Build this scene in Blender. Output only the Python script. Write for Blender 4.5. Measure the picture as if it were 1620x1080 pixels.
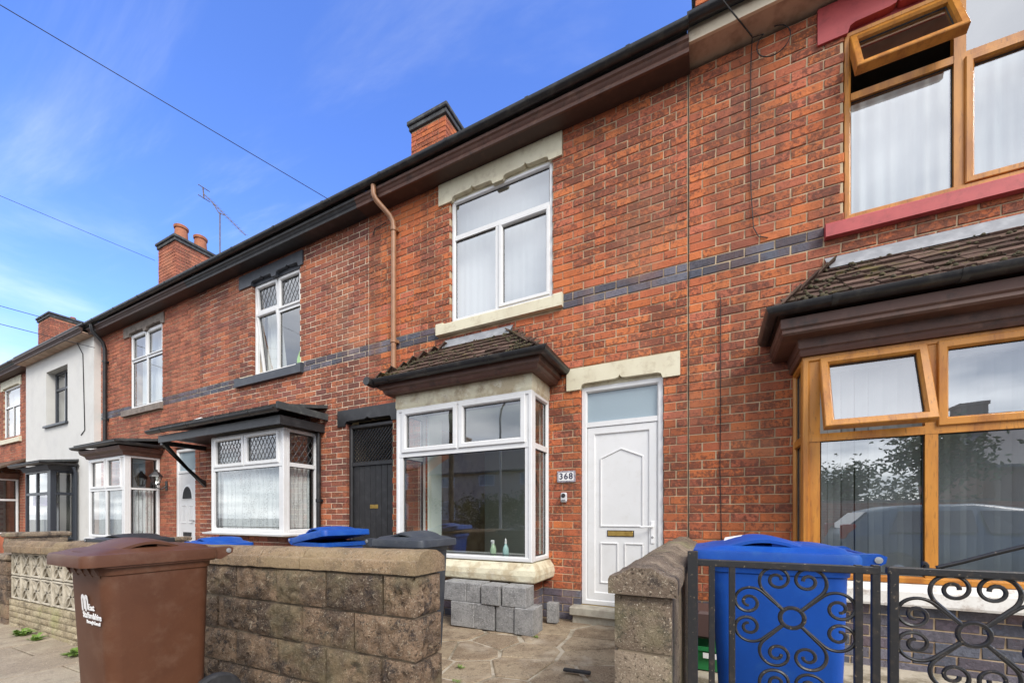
import bpy, bmesh, math, random
from mathutils import Vector, Matrix

for o in list(bpy.data.objects):
    bpy.data.objects.remove(o)
SC = bpy.context.scene
COL = SC.collection
R = math.radians
D = 4.4            # distance of the brick facade from the camera, metres
EYE = 1.15
YAW = R(26.35)
FPX = 634.0        # focal length in pixels of the 1620 px wide photograph
V0 = 816.0         # pixel row of the horizon

# ------------------------------------------------------------------ camera
cam = bpy.data.cameras.new('camera')
cam.sensor_width = 36.0
cam.lens = 36.0 * FPX / 1620.0
cam.shift_y = (V0 - 540.0) / 1620.0
cam.clip_start = 0.05
cam.clip_end = 2000
camo = bpy.data.objects.new('camera', cam)
COL.objects.link(camo)
camo.location = (0, 0, EYE)
camo.rotation_euler = (R(90), 0, YAW)
SC.camera = camo

# ------------------------------------------------------------------ sky and sun
SUN_EL, SUN_AZ = R(42), R(127)      # azimuth clockwise from +Y: behind the camera, to the right
w = bpy.data.worlds.new('World')
SC.world = w
w.use_nodes = True
nt = w.node_tree
nt.nodes.clear()
N = nt.nodes.new
L = nt.links.new
out = N('ShaderNodeOutputWorld')
bg = N('ShaderNodeBackground')
bg.inputs['Strength'].default_value = 0.15
sky = N('ShaderNodeTexSky')
sky.sky_type = 'NISHITA'
sky.sun_disc = False
sky.sun_elevation = SUN_EL
sky.sun_rotation = SUN_AZ
sky.air_density = 1.0
sky.dust_density = 0.9
sky.ozone_density = 3.0
tc = N('ShaderNodeTexCoord')
sep = N('ShaderNodeSeparateXYZ')
L(tc.outputs['Generated'], sep.inputs[0])
# clouds on a flat layer overhead: direction / (height + offset)
hz = N('ShaderNodeMath'); hz.operation = 'MAXIMUM'; hz.inputs[1].default_value = 0.0
L(sep.outputs['Z'], hz.inputs[0])
ho = N('ShaderNodeMath'); ho.operation = 'ADD'; ho.inputs[1].default_value = 0.12
L(hz.outputs[0], ho.inputs[0])
dv = N('ShaderNodeVectorMath'); dv.operation = 'DIVIDE'
cb = N('ShaderNodeCombineXYZ')
for i in range(3):
    L(ho.outputs[0], cb.inputs[i])
L(tc.outputs['Generated'], dv.inputs[0]); L(cb.outputs[0], dv.inputs[1])
cn = N('ShaderNodeTexNoise'); cn.inputs['Scale'].default_value = 0.55
cn.inputs['Detail'].default_value = 9; cn.inputs['Roughness'].default_value = 0.56
cn.inputs['Distortion'].default_value = 0.4
L(dv.outputs[0], cn.inputs['Vector'])
# the cloud bank lies over the far side of the street (the windows mirror it)
bk = N('ShaderNodeMapRange'); bk.interpolation_type = 'SMOOTHSTEP'
bk.inputs['From Min'].default_value = 0.45; bk.inputs['From Max'].default_value = -0.35
bk.inputs['To Min'].default_value = -0.05; bk.inputs['To Max'].default_value = 0.34
L(sep.outputs['Y'], bk.inputs['Value'])
ad = N('ShaderNodeMath'); ad.operation = 'ADD'
L(cn.outputs['Fac'], ad.inputs[0]); L(bk.outputs[0], ad.inputs[1])
cm = N('ShaderNodeMapRange'); cm.interpolation_type = 'SMOOTHSTEP'
cm.inputs['From Min'].default_value = 0.46; cm.inputs['From Max'].default_value = 0.78
cm.inputs['To Max'].default_value = 0.92
L(ad.outputs[0], cm.inputs['Value'])
cn2 = N('ShaderNodeTexNoise'); cn2.inputs['Scale'].default_value = 1.3; cn2.inputs['Detail'].default_value = 6
L(dv.outputs[0], cn2.inputs['Vector'])
cc = N('ShaderNodeMix'); cc.data_type = 'RGBA'
cc.inputs['A'].default_value = (2.4, 2.6, 2.9, 1); cc.inputs['B'].default_value = (5.4, 5.5, 5.6, 1)
cr2 = N('ShaderNodeMapRange'); cr2.inputs['From Min'].default_value = 0.36; cr2.inputs['From Max'].default_value = 0.62
L(cn2.outputs['Fac'], cr2.inputs['Value']); L(cr2.outputs[0], cc.inputs['Factor'])
hs = N('ShaderNodeHueSaturation'); hs.inputs['Saturation'].default_value = 1.22
hs.inputs['Hue'].default_value = 0.518
hs.inputs['Value'].default_value = 1.1
L(sky.outputs[0], hs.inputs['Color'])
cmp_ = N('ShaderNodeMapping'); cmp_.inputs['Scale'].default_value = (.5, 1.9, 1); cmp_.inputs['Rotation'].default_value = (0, 0, R(35))
L(dv.outputs[0], cmp_.inputs['Vector'])
ci = N('ShaderNodeTexNoise'); ci.inputs['Scale'].default_value = .8; ci.inputs['Detail'].default_value = 8; ci.inputs['Roughness'].default_value = .62; ci.inputs['Distortion'].default_value = .9
L(cmp_.outputs[0], ci.inputs['Vector'])
cir = N('ShaderNodeMapRange'); cir.interpolation_type = 'SMOOTHSTEP'; cir.inputs['From Min'].default_value = .41; cir.inputs['From Max'].default_value = .80; cir.inputs['To Max'].default_value = .48
L(ci.outputs['Fac'], cir.inputs['Value'])
cmax = N('ShaderNodeMath'); cmax.operation = 'MAXIMUM'
L(cm.outputs[0], cmax.inputs[0]); L(cir.outputs[0], cmax.inputs[1])
mx = N('ShaderNodeMix'); mx.data_type = 'RGBA'
L(cmax.outputs[0], mx.inputs['Factor']); L(hs.outputs[0], mx.inputs['A']); L(cc.outputs['Result'], mx.inputs['B'])
L(mx.outputs['Result'], bg.inputs['Color'])
L(bg.outputs[0], out.inputs[0])

sun = bpy.data.lights.new('sun', 'SUN')
sun.energy = 1.45
sun.angle = R(24)
sun.color = (1.0, 0.95, 0.88)
suno = bpy.data.objects.new('sun', sun)
COL.objects.link(suno)
sd = Vector((math.sin(SUN_AZ) * math.cos(SUN_EL), math.cos(SUN_AZ) * math.cos(SUN_EL), math.sin(SUN_EL)))
suno.rotation_euler = (-sd).to_track_quat('-Z', 'Y').to_euler()
suno.location = (3, -8, 12)

SC.view_settings.view_transform = 'Standard'
SC.view_settings.look = 'None'
SC.view_settings.gamma = 1.0
SC.view_settings.use_curve_mapping = False
SC.view_settings.exposure = 1.3
SC.cycles.use_denoising = True
SC.cycles.max_bounces = 8
SC.cycles.transparent_max_bounces = 12
SC.cycles.caustics_reflective = False
SC.cycles.caustics_refractive = False

# ------------------------------------------------------------------ small maths
SN, CS = math.sin(YAW), math.cos(YAW)
def ray(u, v):
    a = (u - 810) / FPX
    return Vector((-SN + CS * a, CS + SN * a, (V0 - v) / FPX))
def py(u, v, Y=D):
    r = ray(u, v); t = Y / r.y
    return Vector((r.x * t, Y, EYE + r.z * t))
def pixel(x, y, z):
    f = -SN * x + CS * y
    if f < 0.1: return None
    return 810 + FPX * (CS * x + SN * y) / f, V0 - FPX * (z - EYE) / f
def gz(x):
    return max(0.018 * x, -0.45) if x < 0 else 0.006 * min(x, 20)
def frame(o, a, b, c):
    m = Matrix.Identity(4)
    for i, vv in enumerate((a, b, c)):
        for j in range(3): m[j][i] = vv[j]
    for j in range(3): m[j][3] = o[j]
    return m
def FRONT(y=D, x=0, z=0): return frame((x, y, z), (1, 0, 0), (0, 0, 1), (0, -1, 0))
def RIGHT(x, y=0, z=0): return frame((x, y, z), (0, 1, 0), (0, 0, 1), (1, 0, 0))
def LEFT(x, y=0, z=0): return frame((x, y, z), (0, -1, 0), (0, 0, 1), (-1, 0, 0))
def BACKF(y, x=0, z=0): return frame((x, y, z), (-1, 0, 0), (0, 0, 1), (0, 1, 0))
I4 = Matrix.Identity(4)

# ------------------------------------------------------------------ mesh builder
class MB:
    def __init__(s): s.v = []; s.f = []
    def add(s, vs, fs, M=None):
        n = len(s.v)
        s.v += [tuple(M @ Vector(p)) if M is not None else tuple(p) for p in vs]
        s.f += [tuple(i + n for i in q) for q in fs]
        return s
    def box(s, x0, x1, y0, y1, z0, z1, M=None, bev=0):
        if bev:
            b = bev
            rings = []
            for z, i in ((z0, b), (z0 + b, 0), (z1 - b, 0), (z1, b)):
                rings.append([(x0 + i + (b if 0 else 0), y0 + i, z), (x1 - i, y0 + i, z), (x1 - i, y1 - i, z), (x0 + i, y1 - i, z)])
            # chamfer vertical edges as octagons
            def oct_(x0, x1, y0, y1, z):
                return [(x0 + b, y0, z), (x1 - b, y0, z), (x1, y0 + b, z), (x1, y1 - b, z), (x1 - b, y1, z), (x0 + b, y1, z), (x0, y1 - b, z), (x0, y0 + b, z)]
            rr = [oct_(x0 + b * .8, x1 - b * .8, y0 + b * .8, y1 - b * .8, z0), oct_(x0, x1, y0, y1, z0 + b), oct_(x0, x1, y0, y1, z1 - b), oct_(x0 + b * .8, x1 - b * .8, y0 + b * .8, y1 - b * .8, z1)]
            return s.loft(rr, M=M)
        vs = [(x0, y0, z0), (x1, y0, z0), (x1, y1, z0), (x0, y1, z0), (x0, y0, z1), (x1, y0, z1), (x1, y1, z1), (x0, y1, z1)]
        return s.add(vs, [(0, 3, 2, 1), (4, 5, 6, 7), (0, 1, 5, 4), (1, 2, 6, 5), (2, 3, 7, 6), (3, 0, 4, 7)], M)
    def quad(s, a, b, c, d, M=None): return s.add([a, b, c, d], [(0, 1, 2, 3)], M)
    def loft(s, rings, closed=True, cap=True, M=None, loop=False):
        n = len(rings[0]); vs = [p for r in rings for p in r]; fs = []
        rr = len(rings)
        for i in range(rr if loop else rr - 1):
            a = i * n; b = ((i + 1) % rr) * n
            for j in range(n if closed else n - 1):
                k = (j + 1) % n
                fs.append((a + j, a + k, b + k, b + j))
        if cap and not loop:
            fs.append(tuple(range(n - 1, -1, -1))); fs.append(tuple((rr - 1) * n + j for j in range(n)))
        return s.add(vs, fs, M)
    def tube(s, path, r, n=8, M=None, cap=True):
        pts = [Vector(p) for p in path]; rings = []
        up = None
        for i, p in enumerate(pts):
            t = (pts[min(i + 1, len(pts) - 1)] - pts[max(i - 1, 0)])
            if t.length < 1e-9: t = Vector((0, 0, 1))
            t.normalize()
            if up is None:
                up = t.orthogonal().normalized()
            else:
                up = (up - t * up.dot(t))
                up = up.normalized() if up.length > 1e-6 else t.orthogonal().normalized()
            q = t.cross(up)
            rr = r[i] if isinstance(r, (list, tuple)) else r
            rings.append([p + (up * math.cos(2 * math.pi * k / n) + q * math.sin(2 * math.pi * k / n)) * rr for k in range(n)])
        return s.loft(rings, cap=cap, M=M)
    def lathe(s, prof, n=16, M=None):
        rings = [[(r * math.cos(2 * math.pi * k / n), r * math.sin(2 * math.pi * k / n), z) for k in range(n)] for r, z in prof]
        return s.loft(rings, M=M)
    def prism(s, pts, c0, c1, M=None):
        n = len(pts)
        vs = [(a, b, c1) for a, b in pts] + [(a, b, c0) for a, b in pts]
        fs = [tuple(range(n)), tuple(range(2 * n - 1, n - 1, -1))]
        for i in range(n):
            k = (i + 1) % n
            fs.append((i, n + i, n + k, k))
        return s.add(vs, fs, M)
    def sweep(s, path, prof, cap=True):
        """profile (n outwards to the right of the path, z) along a plan path with mitred corners"""
        P = [Vector((p[0], p[1])) for p in path]; rings = []
        for i, p in enumerate(P):
            d0 = (P[i] - P[i - 1]).normalized() if i > 0 else None
            d1 = (P[i + 1] - P[i]).normalized() if i < len(P) - 1 else None
            n0 = Vector((d0.y, -d0.x)) if d0 else None
            n1 = Vector((d1.y, -d1.x)) if d1 else None
            if n0 is None: m = n1
            elif n1 is None: m = n0
            else:
                m = (n0 + n1); m = m / max(m.dot(n1), 1e-6) if m.length > 1e-6 else n1
            rings.append([(p.x + m.x * a, p.y + m.y * a, z) for a, z in prof])
        return s.loft(rings, cap=cap)
    def ring(s, M, a0, a1, b0, b1, w, d=.06, ch=.014):
        """a mitred moulded frame of width w and depth d; returns the opening"""
        rs = []
        for off, c in ((0, 0), (0, d - .006), (.006, d), (w - ch, d), (w, d - ch * 1.3), (w, 0)):
            rs.append([(a0 + off, b0 + off, c), (a1 - off, b0 + off, c), (a1 - off, b1 - off, c), (a0 + off, b1 - off, c)])
        s.loft(rs, M=M, loop=True)
        return a0 + w, a1 - w, b0 + w, b1 - w
    def mesh(s, name, mats, smooth=None):
        me = bpy.data.meshes.new(name)
        me.from_pydata(s.v, [], s.f)
        bm = bmesh.new(); bm.from_mesh(me)
        bmesh.ops.recalc_face_normals(bm, faces=bm.faces)
        bm.to_mesh(me); bm.free()
        for m in (mats if isinstance(mats, (list, tuple)) else [mats]):
            me.materials.append(m)
        if smooth is not None:
            me.shade_smooth()
            me.set_sharp_from_angle(angle=R(smooth))
        return me
    def build(s, name, mats, parent=None, smooth=None):
        return link(name, s.mesh(name, mats, smooth), parent)

def link(name, me, parent=None, loc=None):
    o = bpy.data.objects.new(name, me)
    COL.objects.link(o)
    if parent is not None:
        o.parent = parent
        if parent.get('_world'):
            o.matrix_parent_inverse = Matrix.Translation(-Vector(parent.location))
    if loc is not None: o.location = loc
    return o
def tag(o, label, cat, group=None, kind=None):
    if label: o['label'] = label
    if cat: o['category'] = cat
    if group: o['group'] = group
    if kind: o['kind'] = kind
    return o
def thing(name, label, cat, loc=(0, 0, 0), rz=0, group=None, world=False):
    """an Empty at the base of the thing; world=True: its parts are modelled in world coordinates"""
    o = bpy.data.objects.new(name, None)
    COL.objects.link(o)
    o.location = loc; o.rotation_euler = (0, 0, rz)
    o.empty_display_size = 0.2
    if world: o['_world'] = 1
    return tag(o, label, cat, group)
def structure(o):
    o['kind'] = 'structure'; return o
def stuff(o):
    o['kind'] = 'stuff'; return o

# ------------------------------------------------------------------ materials
def newmat(name):
    m = bpy.data.materials.new(name); m.use_nodes = True
    t = m.node_tree
    return m, t, t.nodes['Principled BSDF']
def noise(t, scale, detail=4, rough=.55, vec=None, dist=0):
    n = t.nodes.new('ShaderNodeTexNoise')
    n.inputs['Scale'].default_value = scale; n.inputs['Detail'].default_value = detail
    n.inputs['Roughness'].default_value = rough; n.inputs['Distortion'].default_value = dist
    if vec is not None: t.links.new(vec, n.inputs['Vector'])
    return n.outputs['Fac']
def rng_(t, x, a, b, c=0, d=1, smooth=True):
    n = t.nodes.new('ShaderNodeMapRange')
    if smooth: n.interpolation_type = 'SMOOTHSTEP'
    n.inputs['From Min'].default_value = a; n.inputs['From Max'].default_value = b
    n.inputs['To Min'].default_value = c; n.inputs['To Max'].default_value = d
    t.links.new(x, n.inputs['Value']); return n.outputs[0]
def mix(t, f, a, b, mode='MIX'):
    n = t.nodes.new('ShaderNodeMix'); n.data_type = 'RGBA'; n.blend_type = mode
    for s, x in (('Factor', f), ('A', a), ('B', b)):
        i = n.inputs[s]
        if isinstance(x, (int, float)): i.default_value = x
        elif isinstance(x, tuple): i.default_value = (*x, 1) if len(x) == 3 else x
        else: t.links.new(x, i)
    return n.outputs['Result']
def math_(t, op, a, b=None):
    n = t.nodes.new('ShaderNodeMath'); n.operation = op
    for i, x in enumerate((a, b)):
        if x is None: continue
        if isinstance(x, (int, float)): n.inputs[i].default_value = x
        else: t.links.new(x, n.inputs[i])
    return n.outputs[0]
def bump(t, p, h, strength=.4, dist=.004):
    n = t.nodes.new('ShaderNodeBump'); n.inputs['Strength'].default_value = strength; n.inputs['Distance'].default_value = dist
    t.links.new(h, n.inputs['Height']); t.links.new(n.outputs[0], p.inputs['Normal'])
def pos(t, local=False):
    if local: return t.nodes.new('ShaderNodeTexCoord').outputs['Object']
    return t.nodes.new('ShaderNodeNewGeometry').outputs['Position']
def MAT(name, col, col2=None, scale=6, lo=.4, hi=.7, rough=.6, bmp=0, bscale=60, bdist=.003, local=False, spec=.5, fine=None, metal=0, stretch=None, grime=None):
    """plain painted, stone or plastic surface: two colours broken up by noise, optional fine speckle and grime"""
    m, t, p = newmat(name)
    v = pos(t, local)
    if stretch:
        mp = t.nodes.new('ShaderNodeMapping'); mp.inputs['Scale'].default_value = stretch
        t.links.new(v, mp.inputs['Vector']); v = mp.outputs[0]
    c = None
    if col2:
        f = rng_(t, noise(t, scale, 6, .6, v), lo, hi)
        c = mix(t, f, col, col2)
    if fine:
        f = rng_(t, noise(t, fine[1], 3, .6, v), fine[2], fine[3], 0, fine[4])
        c = mix(t, f, c if c is not None else col, fine[0])
    if grime:
        f = math_(t, 'MULTIPLY', rng_(t, noise(t, grime[1], 8, .7, v), .48, .72), grime[2])
        c = mix(t, f, c if c is not None else col, grime[0])
    if c is None: p.inputs['Base Color'].default_value = (*col, 1)
    else: t.links.new(c, p.inputs['Base Color'])
    p.inputs['Roughness'].default_value = rough
    p.inputs['Specular IOR Level'].default_value = spec
    p.inputs['Metallic'].default_value = metal
    if bmp: bump(t, p, noise(t, bscale, 5, .6, v), bmp, bdist)
    return m

def BRICK(name, cols, joined, soot=.75, dark=(.10, .045, .036), seed=0.):
    """fired clay: each brick its own tone (island or object random), sooty blotches, chipped relief"""
    m, t, p = newmat(name)
    v = pos(t)
    if joined: rnd = t.nodes.new('ShaderNodeNewGeometry').outputs['Random Per Island']
    else: rnd = t.nodes.new('ShaderNodeObjectInfo').outputs['Random']
    cr = t.nodes.new('ShaderNodeValToRGB')
    e = cr.color_ramp.elements
    n = len(cols)
    cr.color_ramp.interpolation = 'LINEAR'
    e[0].position = 0; e[0].color = (*cols[0], 1); e[1].position = 1; e[1].color = (*cols[-1], 1)
    for i in range(1, n - 1):
        q = e.new(i / (n - 1)); q.color = (*cols[i], 1)
    t.links.new(rnd, cr.inputs[0])
    # shift the blotch pattern per brick so that it does not run across joints
    sc = t.nodes.new('ShaderNodeVectorMath'); sc.operation = 'SCALE'; sc.inputs[0].default_value = (37.1, 11.7, 23.3)
    t.links.new(rnd, sc.inputs['Scale'])
    av = t.nodes.new('ShaderNodeVectorMath'); t.links.new(v, av.inputs[0]); t.links.new(sc.outputs[0], av.inputs[1])
    pv = av.outputs[0]
    big = noise(t, .9, 3, .5, v)
    blot = noise(t, 27, 7, .76, pv)
    s1 = math_(t, 'ADD', blot, math_(t, 'MULTIPLY', math_(t, 'SUBTRACT', big, .5), .45))
    r2 = t.nodes.new('ShaderNodeMath'); r2.operation = 'FRACT'
    t.links.new(math_(t, 'MULTIPLY', rnd, 7.31), r2.inputs[0])
    s2 = math_(t, 'ADD', s1, math_(t, 'MULTIPLY', math_(t, 'SUBTRACT', r2.outputs[0], .5), .14))
    f = rng_(t, s2, .45, .585, 0, soot)
    c = mix(t, f, cr.outputs[0], dark)
    pale = rng_(t, noise(t, 55, 4, .7, pv), .62, .8, 0, .3)
    c = mix(t, pale, c, (.62, .18, .08))
    mp = t.nodes.new('ShaderNodeMapping'); mp.inputs['Scale'].default_value = (2.6, 2.6, .45)
    t.links.new(v, mp.inputs['Vector'])
    c = mix(t, rng_(t, noise(t, 1.1, 5, .62, mp.outputs[0]), .44, .68, 0, .5), c, (.13, .062, .045))      # rain streaks and soot
    c = mix(t, rng_(t, noise(t, .7, 4, .6, v), .56, .74, 0, .28), c, (.62, .30, .17))                       # washed, paler patches
    t.links.new(c, p.inputs['Base Color'])
    p.inputs['Roughness'].default_value = .85
    p.inputs['Specular IOR Level'].default_value = .25
    h = math_(t, 'ADD', noise(t, 60, 5, .65, pv), math_(t, 'MULTIPLY', blot, 1.3))
    bump(t, p, h, .8, .008)
    return m

RED = [(0.498, 0.142, 0.055), (0.607, 0.184, 0.064), (0.544, 0.154, 0.059), (0.437, 0.126, 0.062), (0.622, 0.192, 0.069), (0.382, 0.114, 0.067), (0.575, 0.165, 0.062), (0.514, 0.146, 0.070), (0.552, 0.168, 0.097), (0.475, 0.130, 0.055)]
RED2 = [(0.404, 0.140, 0.077), (0.488, 0.166, 0.082), (0.342, 0.113, 0.075), (0.239, 0.094, 0.075), (0.468, 0.151, 0.077), (0.291, 0.103, 0.075), (0.541, 0.176, 0.082)]
RED3 = [(0.485, 0.168, 0.091), (0.431, 0.144, 0.083), (0.516, 0.183, 0.103), (0.377, 0.129, 0.083), (0.470, 0.152, 0.087)]
BLUE = [(0.128, 0.136, 0.170), (0.093, 0.099, 0.128), (0.170, 0.170, 0.204), (0.145, 0.119, 0.145), (0.085, 0.085, 0.102)]
def brickpair(n, cols, **k): return BRICK(n, cols, False, **k), BRICK(n + '_bulk', cols, True, **k)
M_RED = brickpair('red_brick', RED)
M_RED2 = brickpair('brown_red_brick', RED2, soot=.7)
M_RED3 = brickpair('pale_red_brick', RED3, soot=.6)
M_BLUE = brickpair('blue_brick', BLUE, soot=.4, dark=(.03, .03, .034))
MORTAR = MAT('mortar', (.56, .43, .28), (.30, .205, .13), 2.6, .35, .7, .95, .5, 120, .003)
MORTAR2 = MAT('pale_mortar', (.82, .70, .53), (.60, .48, .34), 5, .4, .75, .95, .5, 120, .003)
CREAM = MAT('cream_paint', (.68, .63, .47), (.61, .55, .40), 4, .4, .75, .55, .15, 70, .002, grime=((.33, .25, .15), 9, .45))
CREAM_FLAKE = MAT('flaking_cream_paint', (.65, .60, .44), (.50, .42, .28), 5, .45, .6, .7, .8, 18, .010, grime=((.25, .165, .09), 6, .75), fine=((.74, .70, .56), 12, .6, .64, .8))
BLACKP = MAT('black_paint', (.022, .022, .024), (.05, .05, .052), 8, .45, .8, .42, .25, 40, .002)
SLATEP = MAT('slate_grey_paint', (.05, .056, .07), (.08, .088, .1), 8, .45, .8, .5, .2, 50, .002)
GREYST = MAT('grey_stone', (.24, .20, .17), (.16, .13, .11), 10, .4, .7, .85, .4, 60, .003)
REDP = MAT('red_paint', (.46, .075, .075), (.38, .055, .06), 5, .4, .7, .55, .15, 60, .002, grime=((.22, .04, .04), 14, .5))
BROWNP = MAT('brown_timber_paint', (.105, .048, .034), (.16, .085, .06), 7, .5, .75, .5, .2, 40, .002, grime=((.035, .022, .018), 6, .8))
BROWNP2 = MAT('dark_brown_timber', (.06, .033, .026), (.10, .055, .04), 7, .5, .8, .55, .2, 40, .002)
SOFFC = MAT('weathered_soffit', (.52, .38, .28), (.34, .23, .165), 6, .4, .7, .8, .2, 30, .002)
CREAMF = MAT('cream_fascia', (.66, .56, .42), (.45, .33, .22), 9, .5, .8, .55, .15, 40, .002)
RENDER = MAT('white_render', (.64, .63, .60), (.58, .57, .55), 2.5, .4, .8, .9, .25, 150, .002, grime=((.5, .48, .44), 1.2, .35))
PVC = MAT('white_upvc', (.70, .70, .70), (.66, .66, .655), 3, .4, .8, .28, grime=((.50, .47, .42), 9, .22))
DPVC = MAT('anthracite_upvc', (.03, .035, .045), None, rough=.4)
DGREY = MAT('dark_grey_panel', (.028, .03, .036), (.05, .053, .06), 4, .4, .8, .45)
OAK = MAT('oak_woodgrain_foil', (.52, .215, .03), (.34, .12, .016), 9, .38, .66, .42, .25, 40, .001, stretch=(1, 1, .16), fine=((.13, .05, .012), 70, .55, .72, .5))
OAKH = MAT('oak_woodgrain_foil_level', (.52, .215, .03), (.34, .12, .016), 9, .38, .66, .42, .25, 40, .001, stretch=(.16, 1, 1), fine=((.13, .05, .012), 70, .55, .72, .5))
LEAD = MAT('lead', (.27, .28, .30), (.38, .39, .41), 9, .4, .7, .5, .3, 25, .003, metal=.3)
GUTB = MAT('black_gutter', (.016, .016, .018), (.04, .038, .036), 9, .5, .8, .33, grime=((.10, .09, .075), 7, .45))
PIPEB = MAT('brown_pipe', (.33, .165, .085), (.27, .13, .065), 6, .4, .75, .45, grime=((.14, .075, .04), 12, .4))
IRON = MAT('painted_iron', (.02, .02, .021), (.045, .036, .03), 40, .5, .75, .42, .4, 130, .001, fine=((.30, .24, .17), 85, .64, .72, .6))
TERRA = MAT('terracotta', (.40, .15, .075), (.26, .09, .05), 7, .4, .7, .85, .3, 60, .003)
CAPB = MAT('chimney_cap', (.05, .05, .052), (.10, .105, .10), 8, .45, .7, .85, .4, 40, .004)
FELT = MAT('roofing_felt', (.045, .048, .05), (.085, .09, .085), 9, .45, .7, .9, .4, 60, .003)
SLATE = MAT('roof_slate', (.09, .085, .09), (.14, .125, .12), 3, .4, .7, .7, .3, 30, .003)
CONC = MAT('concrete_block', (.33, .325, .32), (.22, .217, .215), 9, .35, .68, .95, 1.0, 80, .010, fine=((.52, .51, .50), 70, .56, .68, .7), grime=((.10, .10, .10), 45, .8))
CONC2 = MAT('concrete_step', (.42, .39, .32), (.30, .27, .22), 9, .4, .7, .9, .5, 80, .003)
ASPH = MAT('asphalt', (.05, .05, .052), (.075, .073, .07), 1.3, .35, .7, .9, .5, 140, .004)
KERB = MAT('kerb_stone', (.27, .26, .24), (.2, .19, .18), 8, .4, .7, .9, .4, 90, .003)
GRASSG = MAT('weed_leaf', (.11, .20, .025), (.17, .27, .045), 25, .4, .65, .6)
LEAFM = MAT('leaf_green', (.045, .09, .022), (.085, .13, .032), 1.6, .35, .7, .6)
BARK = MAT('bark', (.09, .065, .045), (.05, .036, .026), 14, .4, .7, .9, .6, 40, .006)
RUBBER = MAT('rubber', (.022, .022, .024), (.04, .04, .042), 20, .4, .7, .8)
GALV = MAT('galvanised', (.45, .46, .47), None, rough=.4, metal=.7)
GOLD = MAT('brass', (.62, .42, .12), (.45, .28, .07), 30, .4, .7, .3, metal=.85)
WHITE = MAT('white_plastic', (.8, .8, .8), None, rough=.35)
INK = MAT('dark_blue_ink', (.03, .025, .06), None, rough=.5)
ROOMW = MAT('pale_green_wall', (.80, .86, .77), (.77, .83, .74), 2, .4, .7, .9)
ROOMD = MAT('plain_room', (.34, .31, .27), (.26, .24, .21), 2, .4, .7, .9)
FLOORM = MAT('room_floor', (.36, .28, .2), (.28, .21, .15), 4, .4, .7, .7)
FABW = MAT('white_curtain', (.78, .78, .77), (.66, .67, .68), 4, .4, .7, .9, stretch=(1, 1, .1))
FABG = MAT('green_curtain', (.55, .60, .30), (.42, .48, .22), 5, .4, .7, .9)
FABP = MAT('purple_blind', (.16, .06, .30), None, rough=.8)
BLIND = MAT('vertical_blind_fabric', (.56, .57, .56), (.50, .51, .50), 3, .4, .7, .9)
HIVIS = MAT('hi_vis_fabric', (.45, .85, .12), None, rough=.8)
def PLASTIC(n, c, c2, grime):
    return MAT(n, c, c2, 7, .35, .75, .5, .15, 240, .0008, local=True, spec=.35, grime=(grime, 6, .65), fine=(tuple(min(1, q * 2.2 + .03) for q in c), 150, .66, .74, .35))
PL_BROWN = PLASTIC('brown_bin_plastic', (.105, .041, .020), (.086, .033, .016), (.15, .08, .05))
PL_BLUE = PLASTIC('blue_bin_plastic', (.004, .068, .36), (.004, .056, .30), (.03, .12, .34))
PL_GREY = PLASTIC('grey_bin_plastic', (.045, .052, .066), (.036, .042, .054), (.09, .095, .10))
PL_BLACK = PLASTIC('black_bin_plastic', (.022, .023, .026), (.03, .031, .035), (.06, .06, .06))
PL_GREEN = PLASTIC('green_crate_plastic', (.02, .20, .06), (.016, .16, .05), (.06, .16, .08))

def STONE(name, c0, c1, c2, lich, con=1.0, relief=.014):
    m, t, p = newmat(name)
    v = pos(t)
    rn = t.nodes.new('ShaderNodeObjectInfo').outputs['Random']
    a = rng_(t, math_(t, 'ADD', noise(t, 5, 6, .68, v), math_(t, 'MULTIPLY', math_(t, 'SUBTRACT', rn, .5), .22)), .38, .62)
    c = mix(t, a, c0, c1)
    b = rng_(t, noise(t, 11, 7, .78, v), .50, .62, 0, .85 * con)
    c = mix(t, b, c, c2)
    c = mix(t, rng_(t, noise(t, 26, 6, .8, v, .6), .56, .68, 0, .7 * con), c, (.56, .47, .34))
    c = mix(t, rng_(t, noise(t, 62, 4, .75, v), .36, .45, .85 * con, 0), c, (.045, .033, .025))
    c = mix(t, rng_(t, noise(t, 130, 3, .7, v), .58, .70, 0, .8), c, (.66, .58, .45))
    big = rng_(t, noise(t, 2.1, 4, .6, v), .52, .68, 0, .5)
    c = mix(t, big, c, lich)
    t.links.new(c, p.inputs['Base Color'])
    p.inputs['Roughness'].default_value = .95
    p.inputs['Specular IOR Level'].default_value = .2
    h = math_(t, 'ADD', noise(t, 30, 7, .75, v), math_(t, 'MULTIPLY', noise(t, 110, 4, .7, v), .6))
    bump(t, p, h, 1.0, relief)
    return m
STONEB = STONE('rock_faced_stone', (.30, .205, .135), (.12, .085, .063), (.06, .048, .044), (.25, .21, .12), 1.1, .022)
STONEC = STONE('coping_stone', (.31, .215, .13), (.20, .14, .09), (.13, .095, .065), (.33, .25, .14), .75, .012)
STONEG = STONE('grey_weathered_stone', (.28, .22, .16), (.18, .135, .10), (.075, .062, .055), (.24, .23, .12), 1.0, .012)
STONEY = STONE('pale_stone', (.50, .42, .28), (.36, .29, .19), (.20, .16, .11), (.42, .42, .18))
PATHM = STONE('crazy_paving_stone', (.38, .30, .205), (.27, .20, .135), (.17, .125, .085), (.56, .49, .39), .7, .008)
PATHJ = MAT('path_mortar', (.46, .40, .31), (.20, .165, .11), 5, .42, .62, .95, .7, 60, .006, fine=((.60, .55, .48), 60, .55, .75, .6))
PAVE = STONE('pavement_slab', (.36, .30, .22), (.28, .225, .165), (.19, .155, .12), (.33, .30, .22), .45, .005)
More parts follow.
